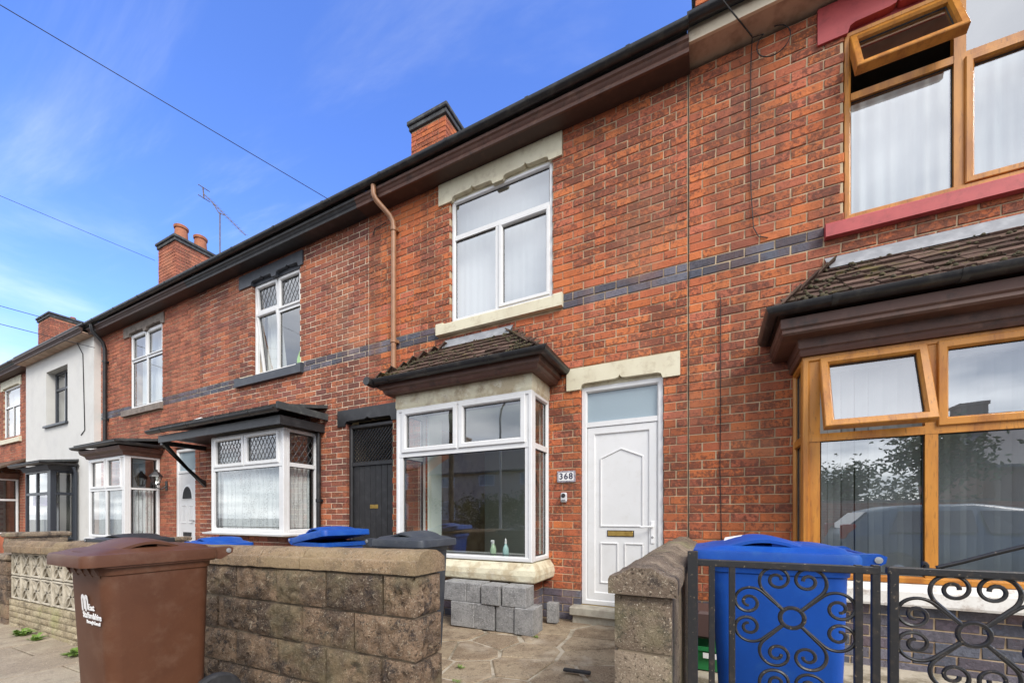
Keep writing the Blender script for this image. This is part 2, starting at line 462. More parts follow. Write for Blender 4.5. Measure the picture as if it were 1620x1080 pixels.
PAVEJ = MAT('pavement_joint', (.10, .085, .065), (.16, .13, .1), 12, .4, .7, .95)

def TILE():
    m, t, p = newmat('mossy_clay_tile')
    v = pos(t)
    rnd = t.nodes.new('ShaderNodeObjectInfo').outputs['Random']
    c = mix(t, rnd, (.06, .037, .03), (.15, .095, .075))
    c = mix(t, rng_(t, noise(t, 7, 6, .7, v), .5, .66, 0, .8), c, (.055, .05, .028))
    c = mix(t, rng_(t, noise(t, 30, 4, .7, v), .6, .72, 0, .8), c, (.30, .25, .19))
    c = mix(t, rng_(t, noise(t, 5, 6, .7, v), .54, .66, 0, .75), c, (.15, .125, .045))
    t.links.new(c, p.inputs['Base Color'])
    p.inputs['Roughness'].default_value = .95; p.inputs['Specular IOR Level'].default_value = .2
    bump(t, p, noise(t, 38, 5, .7, v), .9, .012)
    return m
TILEM = TILE()
MOSS = MAT('moss', (.075, .062, .028), (.04, .034, .02), 30, .4, .65, .95, .8, 120, .006)

def GLASSM(name, tint=(1, 1, 1), base=.10, top=.9):
    m, t, p = newmat(name)
    t.nodes.remove(p)
    o = t.nodes['Material Output']
    tr = t.nodes.new('ShaderNodeBsdfTransparent'); tr.inputs[0].default_value = (*tint, 1)
    gl = t.nodes.new('ShaderNodeBsdfGlossy'); gl.inputs['Roughness'].default_value = 0.0
    gl.inputs[0].default_value = (.97, .98, 1, 1)
    lw = t.nodes.new('ShaderNodeLayerWeight'); lw.inputs['Blend'].default_value = .5
    f = t.nodes.new('ShaderNodeMath'); f.operation = 'POWER'; f.inputs[1].default_value = 4.0
    t.links.new(lw.outputs['Facing'], f.inputs[0])
    f2 = rng_(t, f.outputs[0], 0, 1, base, top, False)
    # float glass is never quite flat
    n = t.nodes.new('ShaderNodeBump'); n.inputs['Strength'].default_value = .035; n.inputs['Distance'].default_value = .02
    t.links.new(noise(t, 2.2, 2, .5, pos(t)), n.inputs['Height']); t.links.new(n.outputs[0], gl.inputs['Normal'])
    ms = t.nodes.new('ShaderNodeMixShader')
    t.links.new(f2, ms.inputs[0]); t.links.new(tr.outputs[0], ms.inputs[1]); t.links.new(gl.outputs[0], ms.inputs[2])
    t.links.new(ms.outputs[0], o.inputs[0])
    return m
GLASS = GLASSM('window_glass', (.93, .96, .94), .22)
GLASSH = GLASSM('coated_glass', (.80, .84, .84), .34)
def FROST():
    m, t, p = newmat('obscure_glass')
    p.inputs['Base Color'].default_value = (.26, .33, .37, 1); p.inputs['Roughness'].default_value = .12
    p.inputs['Specular IOR Level'].default_value = .9
    bump(t, p, noise(t, 45, 3, .5, pos(t)), .25, .004)
    return m
FROSTM = FROST()
def LACE():
    m, t, p = newmat('lace_net')
    v = pos(t)
    p.inputs['Base Color'].default_value = (.72, .74, .76, 1); p.inputs['Roughness'].default_value = .9
    vo = t.nodes.new('ShaderNodeTexVoronoi'); vo.inputs['Scale'].default_value = 30; vo.feature = 'DISTANCE_TO_EDGE'
    t.links.new(v, vo.inputs['Vector'])
    f = rng_(t, vo.outputs['Distance'], .02, .2, .95, .62)
    mp = t.nodes.new('ShaderNodeMapping'); mp.inputs['Scale'].default_value = (1, 1, .22)
    t.links.new(v, mp.inputs['Vector'])
    fl = rng_(t, noise(t, 11, 4, .6, mp.outputs[0]), .40, .60, 0, 1)
    a = mix(t, fl, f, (.95, .95, .95))
    t.links.new(a, p.inputs['Alpha'])
    return m
LACEM = LACE()

# ------------------------------------------------------------------ ground, road, pavement
def ground_sheet(name, x0, x1, y0, y1, dz, mat, nx=24, ny=2, thick=0):
    b = MB()
    xs = [x0 + (x1 - x0) * i / nx for i in range(nx + 1)]
    if x0 < 0 < x1: xs = sorted(set(xs + [0.0]))
    if x0 < -25 < x1: xs = sorted(set(xs + [-25.0]))
    if x0 < 20 < x1: xs = sorted(set(xs + [20.0]))
    ys = [y0 + (y1 - y0) * i / ny for i in range(ny + 1)]
    vs = [(x, y, gz(x) + dz) for y in ys for x in xs]
    n = len(xs)
    fs = [(j * n + i, j * n + i + 1, (j + 1) * n + i + 1, (j + 1) * n + i) for j in range(ny) for i in range(n - 1)]
    b.add(vs, fs)
    if thick:
        for y in (y0, y1):
            b.add([(x, y, gz(x) + dz) for x in xs] + [(x, y, gz(x) + dz - thick) for x in xs], [(i, i + 1, n + i + 1, n + i) for i in range(n - 1)])
    return structure(b.build(name, mat))
ground_sheet('ground', -300, 300, -300, 300, -.16, ASPH, 40, 12)
ground_sheet('road', -60, 40, -7.6, -.92, -.125, ASPH, 30, 2)
ground_sheet('pavement', -60, 40, -.78, 1.75, -.02, PAVEJ, 30, 2, .12)
ground_sheet('far_pavement', -60, 40, -9.6, -7.75, -.02, PAVEJ, 30, 2, .12)
ground_sheet('front_garden_ground', -60, 40, 1.75, 4.55, -.011, PATHJ, 40, 2)
for y0, y1 in ((-.92, -.78), (-7.75, -7.6)):
    b = MB()
    rs = []
    for i in range(31):
        x = -60 + 100 * i / 30
        rs.append([(x, y0, gz(x) - .2), (x, y1, gz(x) - .2), (x, y1, gz(x) - .004), (x, y0, gz(x) - .004)])
    b.loft(rs)
    structure(b.build('kerb', KERB))
rs_ = random.Random(5)
pv = bpy.data.objects['pavement']
x = -11.0
col_i = 0
while x < 1.6:                          # paving flags laid in staggered rows
    wx = .62
    yy = -.76 + (.31 if col_i % 2 else 0) - .62
    while yy < 1.66:
        y0, y1 = max(yy, -.76), min(yy + .90, 1.675)
        if y1 - y0 > .08:
            b = MB()
            j = lambda: rs_.uniform(-.004, .004)
            h = rs_.uniform(-.004, .004)
            x0, x1 = x + .006, x + wx - .006
            y0 += .006; y1 -= .006
            zz = [gz(q) + h + rs_.uniform(-.003, .003) for q in (x0, x1, x1, x0)]
            top = [(x0 + j() + .006, y0 + j() + .006, zz[0]), (x1 + j() - .006, y0 + j() + .006, zz[1]), (x1 + j() - .006, y1 + j() - .006, zz[2]), (x0 + j() + .006, y1 + j() - .006, zz[3])]
            mid = [(x0, y0, zz[0] - .006), (x1, y0, zz[1] - .006), (x1, y1, zz[2] - .006), (x0, y1, zz[3] - .006)]
            bot = [(q[0], q[1], q[2] - .03) for q in mid]
            b.loft([bot, mid, top])
            b.build('paving_flag', PAVE, pv)
        yy += .90
    x += wx
    col_i += 1

# crazy paving between the bay and the gate: Voronoi stones with sunk joints
def voronoi(x0, x1, y0, y1, n, seed):
    r = random.Random(seed); pts = []
    tries = 0
    while len(pts) < n and tries < 9000:
        tries += 1
        p = (r.uniform(x0, x1), r.uniform(y0, y1))
        if all((p[0] - q[0]) ** 2 + (p[1] - q[1]) ** 2 > .29 ** 2 for q in pts): pts.append(p)
    cells = []
    for p in pts:
        poly = [(x0, y0), (x1, y0), (x1, y1), (x0, y1)]
        for q in pts:
            if q is p: continue
            mx_, my_ = (p[0] + q[0]) / 2, (p[1] + q[1]) / 2
            dx, dy = q[0] - p[0], q[1] - p[1]
            res = []
            for i in range(len(poly)):
                a, c = poly[i], poly[(i + 1) % len(poly)]
                sa = (a[0] - mx_) * dx + (a[1] - my_) * dy
                sc_ = (c[0] - mx_) * dx + (c[1] - my_) * dy
                if sa <= 0: res.append(a)
                if sa * sc_ < 0:
                    t = sa / (sa - sc_)
                    res.append((a[0] + (c[0] - a[0]) * t, a[1] + (c[1] - a[1]) * t))
            poly = res
            if len(poly) < 3: break
        if len(poly) >= 3: cells.append((p, poly))
    return cells
gg = bpy.data.objects['front_garden_ground']
for (c, poly) in voronoi(-4.5, -.36, 1.72, 4.38, 62, 11):
    def shrink(k, d):
        o = []
        for (px_, py_) in poly:
            vx, vy = px_ - c[0], py_ - c[1]
            l = math.hypot(vx, vy)
            s_ = max(l - d, .01) / l
            o.append((c[0] + vx * s_, c[1] + vy * s_))
        return o
    h = rs_.uniform(.0, .007)
    b = MB()
    g_ = rs_.uniform(.014, .034)
    r0 = shrink(1, g_); r1 = shrink(1, g_ + .012)
    z = lambda q, dz: gz(q[0]) + dz
    b.loft([[(q[0], q[1], z(q, -.04)) for q in r0], [(q[0], q[1], z(q, h - .012)) for q in r0], [(q[0], q[1], z(q, h - .004)) for q in r1]])
    b.build('paving_stone', PATHM, gg)

# ------------------------------------------------------------------ brick walls
COURSE, BL, JT = .087, .243, .0098
ROW0 = .05 - 4 * COURSE
_bricks = {}
def brick_geom(w_, h_, r, depth=.1):
    j = lambda s=.003: r.uniform(-s, s)
    hw, hh = w_ / 2, h_ / 2
    bv = .0038
    fr_ = [(-hw + bv + j(), -hh + bv + j(), j(.0012)), (hw - bv + j(), -hh + bv + j(), j(.0012)), (hw - bv + j(), hh - bv + j(), j(.0012)), (-hw + bv + j(), hh - bv + j(), j(.0012))]
    ed = [(-hw + j(), -hh + j(), -.005), (hw + j(), -hh + j(), -.005), (hw + j(), hh + j(), -.005), (-hw + j(), hh + j(), -.005)]
    bk_ = [(q[0], q[1], -depth) for q in ed]
    fs = [(8, 9, 10, 11)]
    for a, c in ((0, 4), (4, 8)):
        for k in range(4):
            n = (k + 1) % 4
            fs.append((a + k, a + n, c + n, c + k))
    return bk_ + ed + fr_, fs
def brick_mesh(w_, h_, mat, var):
    key = (round(w_ * 200), round(h_ * 200), mat.name, var)
    if key not in _bricks:
        b = MB(); b.add(*brick_geom(w_, h_, random.Random(hash(key[:2]) + var * 77)))
        _bricks[key] = b.mesh('brick', mat)
    return _bricks[key]
def lay_rows(a0, a1, b0, b1, holes, seed, first=None):
    """brick list (a, b, length, height) in a bond of stretchers and headers, cut round the holes"""
    r = random.Random(seed)
    res = []
    prev = []
    k = 0
    z = ROW0 + COURSE * math.ceil((b0 - ROW0 - 1e-6) / COURSE)
    while z + COURSE * .6 < b1:
        h_ = COURSE - JT
        xs = [a0]
        flem = k % 2
        while xs[-1] < a1 - .01:
            opt = [BL, BL / 2]
            if r.random() < (.42 if flem else .1) or (len(xs) == 1 and flem): opt = [BL / 2, BL]
            if len(xs) == 2 and flem and xs[1] - xs[0] < .2 and r.random() < .8: opt = [BL, BL / 2]
            n = xs[-1] + opt[0]
            if any(abs(n - q) < .045 for q in prev): 
                n2 = xs[-1] + opt[1]
                n = n2 if not any(abs(n2 - q) < .045 for q in prev) else xs[-1] + opt[0] + .06
            if n > a1 - .05: n = a1
            xs.append(n)
        prev = xs
        blk = [(q[0], q[1]) for q in holes if min(z + h_, q[3]) - max(z, q[2]) > .62 * h_]
        for i in range(len(xs) - 1):
            segs = [(xs[i], xs[i + 1])]
            for q0, q1 in blk:
                ns = []
                for s0, s1 in segs:
                    if q1 <= s0 or q0 >= s1: ns.append((s0, s1)); continue
                    if q0 > s0: ns.append((s0, q0 + JT / 2))
                    if q1 < s1: ns.append((q1 - JT / 2, s1))
                segs = ns
            for s0, s1 in segs:
                if s1 - s0 > .035:
                    res.append((s0 + JT / 2, z + JT / 2, s1 - s0 - JT, h_))
        z += COURSE
        k += 1
    return res
def lay_bricks(wall, root, M, bricks, mats, seed, nobj=0, blue=(), blue_obj=True, bulk='brickwork', seen=None):
    """the nobj bricks that show largest become objects under the wall, the rest one joined part"""
    r = random.Random(seed)
    L_ = []
    for (a, b, ln, h_) in bricks:
        zc = b + h_ / 2
        isb = any(lo - .02 <= b and b + h_ <= hi + .02 and (len(q) < 3 or q[2](a)) for q in blue for lo, hi in [q[:2]])
        c = M @ Vector((a + ln / 2, zc, 0))
        p = pixel(*c)
        score = 0
        if p and 0 < p[0] < 1620 and 0 < p[1] < 1080 and (seen is None or seen(c)):
            f = -SN * c.x + CS * c.y
            e = pixel(*(M @ Vector((a, zc, 0)))); g = pixel(*(M @ Vector((a + ln, zc, 0))))
            score = abs(g[0] - e[0]) * FPX * h_ / f if e and g else 0
        L_.append((score, a, b, ln, h_, isb))
    L_.sort(reverse=True)
    jb = [MB(), MB()]
    for i, (score, a, b, ln, h_, isb) in enumerate(L_):
        c = r.uniform(-.003, .0025)
        if i < nobj and score > 0:
            m = (M_BLUE if isb else mats)[0]
            o = link('brick', brick_mesh(ln, h_, m, i % 3), wall)
            o.matrix_basis = M @ Matrix.Translation((a + ln / 2, b + h_ / 2, c))
        else:
            vs, fs = brick_geom(ln, h_, r)
            jb[1 if isb else 0].add(vs, fs, M @ Matrix.Translation((a + ln / 2, b + h_ / 2, c)))
    if jb[0].v: stuff(jb[0].build(bulk, mats[1], root))
    if jb[1].v: stuff(jb[1].build('blue_' + bulk, M_BLUE[1], root))
def wall_mesh(root, name, M, a0, a1, b0, b1, c0, c1, holes, mat, eps=.006):
    """solid wall with real openings; c0 back, c1 front"""
    hs = [(h[0] - eps, h[1] + eps, h[2] - eps, h[3] + eps) for h in holes]
    A = sorted({a0, a1, *[min(max(q, a0), a1) for h in hs for q in h[:2]]})
    B = sorted({b0, b1, *[min(max(q, b0), b1) for h in hs for q in h[2:]]})
    def solid(i, j):
        if i < 0 or j < 0 or i >= len(A) - 1 or j >= len(B) - 1: return False
        ca, cb_ = (A[i] + A[i + 1]) / 2, (B[j] + B[j + 1]) / 2
        return not any(h[0] < ca < h[1] and h[2] < cb_ < h[3] for h in hs)
    b = MB()
    for i in range(len(A) - 1):
        for j in range(len(B) - 1):
            if not solid(i, j): continue
            p, q, s_, t_ = A[i], A[i + 1], B[j], B[j + 1]
            b.quad((p, s_, c1), (q, s_, c1), (q, t_, c1), (p, t_, c1), M)
            b.quad((q, s_, c0), (p, s_, c0), (p, t_, c0), (q, t_, c0), M)
            if not solid(i - 1, j): b.quad((p, s_, c0), (p, s_, c1), (p, t_, c1), (p, t_, c0), M)
            if not solid(i + 1, j): b.quad((q, s_, c1), (q, s_, c0), (q, t_, c0), (q, t_, c1), M)
            if not solid(i, j - 1): b.quad((p, s_, c0), (q, s_, c0), (q, s_, c1), (p, s_, c1), M)
            if not solid(i, j + 1): b.quad((p, t_, c1), (q, t_, c1), (q, t_, c0), (p, t_, c0), M)
    return b.build(name, mat, root)

# ------------------------------------------------------------------ windows, doors, curtains, rooms
def window(root, M, a0, a1, b0, b1, bars, lights, mat=PVC, glass=GLASS, fw=.05, depth=.06, name='window_frame'):
    """lights: dict(r=(a0,a1,b0,b1), case=bool, open=deg, lead=bool)"""
    b = MB()
    b.ring(M, a0, a1, b0, b1, fw, depth)
    for i_, (p, q, s_, t_) in enumerate(bars):
        b.box(p, q, s_, t_, .001 * i_, depth - .006 - .0025 * i_, M)
    fr_ = b.build(name, mat, root)
    for l in lights:
        p, q, s_, t_ = l['r']
        Mi = M
        if l.get('open'):
            ang = R(l['open'])
            hinge = Matrix.Translation((0, t_, depth)) if l.get('hinge', 'top') == 'top' else Matrix.Translation((0, s_, depth))
            Mi = M @ hinge @ Matrix.Rotation(-ang if l.get('hinge', 'top') == 'top' else ang, 4, 'X') @ hinge.inverted()
        par = fr_
        c = depth * .45
        if l.get('case'):
            k = MB()
            e = .012
            g = k.ring(Mi, p - e, q + e, s_ - e, t_ + e, l.get('cw', .05), depth + .012)
            par_ = k.build('casement', mat, fr_)
            p, q, s_, t_ = g
        if True:
            k = MB()                                   # black glazing gasket
            k.ring(Mi, p - .002, q + .002, s_ - .002, t_ + .002, .009, c + .006, .003)
            k.build('glazing_gasket', RUBBER, fr_)
        g = MB(); g.quad((p, s_, c), (q, s_, c), (q, t_, c), (p, t_, c), Mi)
        g.build('pane', l.get('glass', glass), fr_)
        if l.get('lead'):
            k = MB(); n = l['lead']; st = (q - p) / n; hgt = st * 1.55
            def clip(x0, z0, dx, dz):
                t0, t1 = 0, 1e9
                for x_, d_, lo, hi in ((x0, dx, p, q), (z0, dz, s_, t_)):
                    ta, tb = (lo - x_) / d_, (hi - x_) / d_
                    t0, t1 = max(t0, min(ta, tb)), min(t1, max(ta, tb))
                return (x0 + dx * t0, z0 + dz * t0), (x0 + dx * t1, z0 + dz * t1), t1 - t0
            kk = int((t_ - s_) / hgt) + 2
            for i in range(-kk - 1, n + kk + 2):
                for sg in (1, -1):
                    A_, B_, ok = clip(p + i * st, s_ - 1e-5, sg * st / 2 * 1.0001, hgt / 2)
                    if ok > .05:
                        k.tube([(A_[0], A_[1], c + .003), (B_[0], B_[1], c + .003)], .0032, 4, Mi)
            if k.v: k.build('leading', l.get('leadmat', PIPEL), fr_)
    return fr_
PIPEL = MAT('lead_came', (.12, .12, .125), None, rough=.5)
def room(root, x0, x1, z0, z1, y0, y1, mat):
    b = MB()
    b.quad((x0, y1, z0), (x1, y1, z0), (x1, y1, z1), (x0, y1, z1))
    b.quad((x0, y0, z0), (x0, y1, z0), (x0, y1, z1), (x0, y0, z1))
    b.quad((x1, y0, z0), (x1, y1, z0), (x1, y1, z1), (x1, y0, z1))
    b.quad((x0, y0, z1), (x1, y0, z1), (x1, y1, z1), (x0, y1, z1))
    b.build('room_wall', mat, root)
    b = MB(); b.quad((x0, y0, z0), (x1, y0, z0), (x1, y1, z0), (x0, y1, z0))
    b.build('room_floor', FLOORM, root)
def curtain(label, M, a0, a1, b0, b1, folds, mat, amp=.018, name='net_curtain', cat='curtain', seed=1):
    r = random.Random(seed); b = MB(); n = folds * 8
    vs = []; rows = 5
    ph = [r.uniform(.8, 1.25) for _ in range(folds + 2)]
    for j in range(rows + 1):
        for i in range(n + 1):
            a = a0 + (a1 - a0) * i / n
            k = amp * (.75 + .25 * j / rows) * math.sin(2 * math.pi * i / 8 * 1.0 + .5 * math.sin(i * .37)) * ph[i // 8]
            zb = b1 - (b1 - b0) * j / rows
            if j == rows: zb += .008 * math.sin(i * 1.1)
            vs.append((a, zb, k))
    fs = [(j * (n + 1) + i, j * (n + 1) + i + 1, (j + 1) * (n + 1) + i + 1, (j + 1) * (n + 1) + i) for j in range(rows) for i in range(n)]
    b.add(vs, fs, M)
    return tag(b.build(name, mat, None, 60), label, cat)
def lintel(root, a0, a1, b0, b1, cuts, mat, proud=.022, y=D, depth=.1):
    """stone head with shouldered, pointed cut-outs in its lower edge"""
    pts = [(a0, b1), (a0, b0)]
    for (c0, c1, h_) in cuts:
        m = (c0 + c1) / 2; r_ = min(.05, h_ * .8)
        pts += [(c0, b0), (c0 + .006, b0 + h_ - r_), (c0 + r_ * .35, b0 + h_ - r_ * .3), (c0 + r_, b0 + h_), (m - .05, b0 + h_ + .004), (m - .014, b0 + h_ + .014), (m, b0 + h_ + .04),
                (m + .014, b0 + h_ + .014), (m + .05, b0 + h_ + .004), (c1 - r_, b0 + h_), (c1 - r_ * .35, b0 + h_ - r_ * .3), (c1 - .006, b0 + h_ - r_), (c1, b0)]
    pts += [(a1, b0), (a1, b1)]
    b = MB(); b.prism(pts, -.04, proud, FRONT(y)); b.box(a0, a1, b0 + .012, b1 - .002, -depth, -.041, FRONT(y))
    return b.build('lintel', mat, root)
def sill(root, a0, a1, b0, b1, mat, y=D, out_=.06, lugs=True):
    b = MB(); M = FRONT(y)
    prof = [(-.11, b0), (out_, b0 + .004), (out_, b1 - .03), (out_ - .012, b1 - .018), (-.11, b1)]
    lug = .11
    for (p, q, top) in ((a0, a1, b1),) if not lugs else ((a0, a0 + lug, b1 + .012), (a0 + lug + .001, a1 - lug - .001, b1 - .006), (a1 - lug, a1, b1 + .012)):
        d = top - b1
        rr = [[(x_, z + (d if z > b0 + .02 else 0), c) for c, z in prof] for x_ in (p, q)]
        b.loft(rr, M=M)
    return b.build('window_sill', mat, root)
def pipe_run(root, name, path, r, mat, brackets=()):
    b = MB(); b.tube(path, r, 14)
    o = b.build(name, mat, root, 50)
    for (p, ax) in brackets:
        k = MB(); k.lathe([(r * 1.02, -.03), (r * 1.3, -.025), (r * 1.3, .025), (r * 1.02, .03)], 14, Matrix.Translation(p))
        k.box(-r * 1.5, r * 1.5, r * .6, r * 1.6, -.02, .02, Matrix.Translation(p))
        k.build('pipe_bracket', mat, o, 50)
    return o
HALF = [(-.056, .0)] + [(.056 * math.cos(t), .056 * math.sin(t) * 1.05) for t in [math.pi + math.pi * k / 10 for k in range(11)]] + [(.056, .0), (.05, .004), (-.05, .004)]
def gutter(root, path, z, mat=GUTB, out_=.0, clips=()):
    b = MB(); b.sweep(path, [(a + out_, z + c) for a, c in HALF])
    o = b.build('gutter', mat, root, 40)
    for p, q in clips:
        k = MB(); d = (Vector(q) - Vector(p)).normalized() * .02
        P2 = Vector(p)
        k.sweep([P2 - d, P2 + d], [(a * 1.1 + out_, z + c * 1.1 + .002) for a, c in HALF])
        k.build('gutter_clip', mat, o, 40)
    return o
def tiled_hip(root, xl, xr, ye, ze, tl, tr, zt, hipL=True, hipR=True, yw=D, seed=3):
    """small hipped tile roof against the wall; each tile is an object"""
    r = random.Random(seed)
    b = MB()
    dn = .03
    vs = [(xl, ye, ze - dn), (xr, ye, ze - dn), (tr, yw, zt - dn), (tl, yw, zt - dn), (xl, yw, ze - dn), (xr, yw, ze - dn)]
    b.add(vs, [(0, 1, 2, 3), (0, 3, 4), (1, 5, 2), (0, 4, 5, 1)])
    deck = b.build('bay_roof', BROWNP2, root)
    tm = []
    for q in range(4):
        k = MB()
        rr = random.Random(q)
        j = lambda: rr.uniform(-.004, .004)
        k.loft([[(-.5, 0, -.016 + j()), (.5, 0, -.016 + j()), (.5, .19, -.012), (-.5, .19, -.012)], [(-.5, j(), .014 + j()), (.5, j(), .014 + j()), (.5, .19, 0), (-.5, .19, 0)]])
        tm.append(k.mesh('roof_tile', TILEM))
    def slope(A, B, C, Dd):
        # A,B eave left,right ; C,Dd top right,left
        A, B, C, Dd = map(Vector, (A, B, C, Dd))
        el = (B - A).normalized()
        mid = ((Dd + C) / 2 - (A + B) / 2); mid -= el * mid.dot(el)
        sl = mid.length; up = mid.normalized(); nrm = el.cross(up)
        n = int(sl / .115)
        for i in range(n):
            t = i / n
            P, Q = A.lerp(Dd, t), B.lerp(C, t)
            wd = (Q - P).length
            x = (.083 if i % 2 else 0) * -1
            o0 = P
            while x < wd - .02:
                x0, x1 = max(x, -.012), min(x + .165, wd + .012)
                x += .165
                if x1 - x0 < .03: continue
                M = frame(o0 + el * ((x0 + x1) / 2) - up * .03 + nrm * (.016 + r.uniform(-.004, .008)), el, up, nrm) @ Matrix.Rotation(R(-3.5 + r.uniform(-1.5, 1.5)), 4, 'X') @ Matrix.Rotation(R(r.uniform(-1.2, 1.2)), 4, 'Z') @ Matrix.Diagonal((x1 - x0 - .004, 1, 1, 1))
                o = link('roof_tile', tm[r.randrange(4)], deck)
                o.matrix_basis = M
    slope((xl, ye, ze), (xr, ye, ze), (tr, yw, zt), (tl, yw, zt))
    slope((xr, ye, ze), (xr, yw, ze), (tr + .01, yw, zt), (tr, yw - .01, zt))
    slope((xl, yw, ze), (xl, ye, ze), (tl, yw - .01, zt), (tl - .01, yw, zt))
    # hip mortar
    for P, Q in (((xl, ye, ze), (tl, yw, zt)), ((xr, ye, ze), (tr, yw, zt))):
        k = MB(); P, Q = Vector(P), Vector(Q)
        k.tube([P.lerp(Q, s_ / 8) + Vector((r.uniform(-.008, .008), 0, .012 + r.uniform(-.006, .006))) for s_ in range(9)], [.016 + r.uniform(-.005, .006) for _ in range(9)], 6)
        k.build('hip_mortar', TILEM, deck, 60)
    mo = MB()                                      # moss cushions lying along the tile edges
    for q in range(200):
        t = r.random() ** 1.3; f = r.random()
        P, Q = Vector((xl, ye, ze)).lerp(Vector((tl, yw, zt)), t), Vector((xr, ye, ze)).lerp(Vector((tr, yw, zt)), t)
        if r.random() < .45: f = r.choice((r.uniform(0, .12), r.uniform(.86, 1)))
        c_ = P.lerp(Q, f) + Vector((0, -.012, .03)); s_ = r.uniform(.005, .016)
        mo.loft([[(c_.x + s_ * k_ * math.cos(a_) * r.uniform(.7, 1.5), c_.y + s_ * k_ * math.sin(a_), c_.z + dz * s_) for a_ in [q + 2 * math.pi * m / 6 for m in range(6)]] for k_, dz in ((1, -.8), (1.1, 0), (.5, .75))])
    stuff(mo.build('moss', MOSS, deck, 80))
    # lead flashing: apron at the top, stepped pieces at the sides
    k = MB()
    k.add([(tl - .02, yw - .004, zt - .01), (tr + .02, yw - .004, zt - .01), (tr + .04, yw - .012, zt + .085), (tl - .05, yw - .012, zt + .085), (tl - .03, yw - .11, zt - .055), (tr + .03, yw - .11, zt - .055)], [(3, 2, 5, 4), (0, 1, 2, 3)])
    k.build('lead_flashing', LEAD, deck)
    for sx, (P, Q) in ((1, ((tr, zt), (xr, ze))), (-1, ((tl, zt), (xl, ze)))):
        for i in range(1, 7):
            t = i / 7
            x_, z_ = P[0] + (Q[0] - P[0]) * t, P[1] + (Q[1] - P[1]) * t
            k = MB()
            k.prism([(x_ - sx * .06, z_), (x_ + sx * .05, z_ - .06), (x_ + sx * .06, z_ + .055), (x_ + sx * .02, z_ + .055)], .002, .007, FRONT(yw))
            k.build('lead_flashing', LEAD, deck)
    return deck
def flat_roof(root, xl, xr, ye, z, zw, mat=FELT, thick=.05):
    b = MB()
    b.loft([[(x_, ye, z), (x_, D, zw), (x_, D, zw + thick), (x_, ye - .02, z + thick)] for x_ in (xl, xr)])
    return b.build('bay_roof', mat, root)
def chimney(root, x0, x1, y0, y1, z0, z1, mats, pots=(), seed=9, white=False):
    b = MB(); e = .012
    b.box(x0 + e, x1 - e, y0 + e, y1 - e, z0, z1)
    core = b.build('chimney_stack', MORTAR, root)
    jb = MB(); r = random.Random(seed)
    k0 = ROW0 + COURSE * math.ceil((z0 - ROW0) / COURSE)
    for M, w_ in ((FRONT(y0), (x0, x1)), (RIGHT(x1), (y0, y1)), (LEFT(x0), (-y1, -y0))):
        for (a, bb, ln, h_) in lay_rows(w_[0], w_[1], k0, z1, [], seed + int(w_[0] * 7)):
            vs, fs = brick_geom(ln, h_, r, .05)
            jb.add(vs, fs, M @ Matrix.Translation((a + ln / 2, bb + h_ / 2, r.uniform(-.003, .002))))
    stuff(jb.build('chimney_brickwork', mats[1], root))
    c = MB()
    c.box(x0 - .03, x1 + .03, y0 - .03, y1 + .03, z1 - .012, z1 + .07, None, .008)
    c.box(x0 - .06, x1 + .06, y0 - .06, y1 + .06, z1 + .073, z1 + .15, None, .014)
    c.build('chimney_cap', CAPB, core)
    for (px_, py_, s_) in pots:
        k = MB()
        k.lathe([(.14 * s_, 0), (.125 * s_, .2), (.115 * s_, .3 * s_), (.135 * s_, .31 * s_), (.14 * s_, .36 * s_), (.12 * s_, .38 * s_), (.1 * s_, .37 * s_), (.09 * s_, .2)], 16, Matrix.Translation((px_, py_, z1 + .15)))
        k.build('chimney_pot', TERRA, core, 40)
    return core
def main_roof(root, x0, x1, yw=D):
    """stepped slate courses from the eaves to the ridge"""
    b = MB(); y0, z0, y1, z1 = yw - .26, 5.80, 8.3, 8.42
    n = 26
    for i in range(n):
        t0, t1 = i / n, (i + 1) / n
        p = lambda t, d: (y0 + (y1 - y0) * t, z0 + (z1 - z0) * t + d)
        a, c = p(t0, .022), p(t1, .004)
        b.quad((x0, a[0], a[1]), (x1, a[0], a[1]), (x1, c[0], c[1]), (x0, c[0], c[1]))
        d = p(t0, .0)
        b.quad((x0, d[0], d[1]), (x1, d[0], d[1]), (x1, a[0], a[1]), (x0, a[0], a[1]))
    b.quad((x0, y1, z1), (x1, y1, z1), (x1, 12.4, z0), (x0, 12.4, z0))
    b.build('roof', SLATE, root)
    k = MB(); k.box(x0, x1, 12.0, 12.25, -.4, 5.8); k.build('rear_wall', MORTAR, root)
def eaves(root, x0, x1, soff, matf, mats, yw=D, fascia=False, gut=True):
    path = [(x0, yw), (x1, yw)]
    b = MB(); b.sweep(path, [(-.1, soff), (.205, soff), (.205, soff + .02), (-.1, soff + .02)]); b.build('soffit', mats, root)
    b = MB()
    if fascia:
        b.sweep(path, [(.206, soff - .006), (.235, soff - .006), (.235, soff + .10), (.23, soff + .135), (.206, soff + .135)])
    else:
        b.sweep(path, [(.20, soff - .012), (.226, soff - .012), (.232, soff + .006), (.226, soff + .03), (.238, soff + .045), (.25, soff + .065), (.268, soff + .078), (.268, soff + .112), (.2, soff + .112)])
    b.build('fascia', matf, root)
    if gut:
        n = max(2, int((x1 - x0) / .95))
        gutter(root, [(x0 + .001, yw), (x1 - .001, yw)], soff + .195 - (.04 if soff > 5.62 else 0), GUTB, .30, [((x0 + (x1 - x0) * (i + .5) / n, yw, 0), (x1, yw, 0)) for i in range(n)])

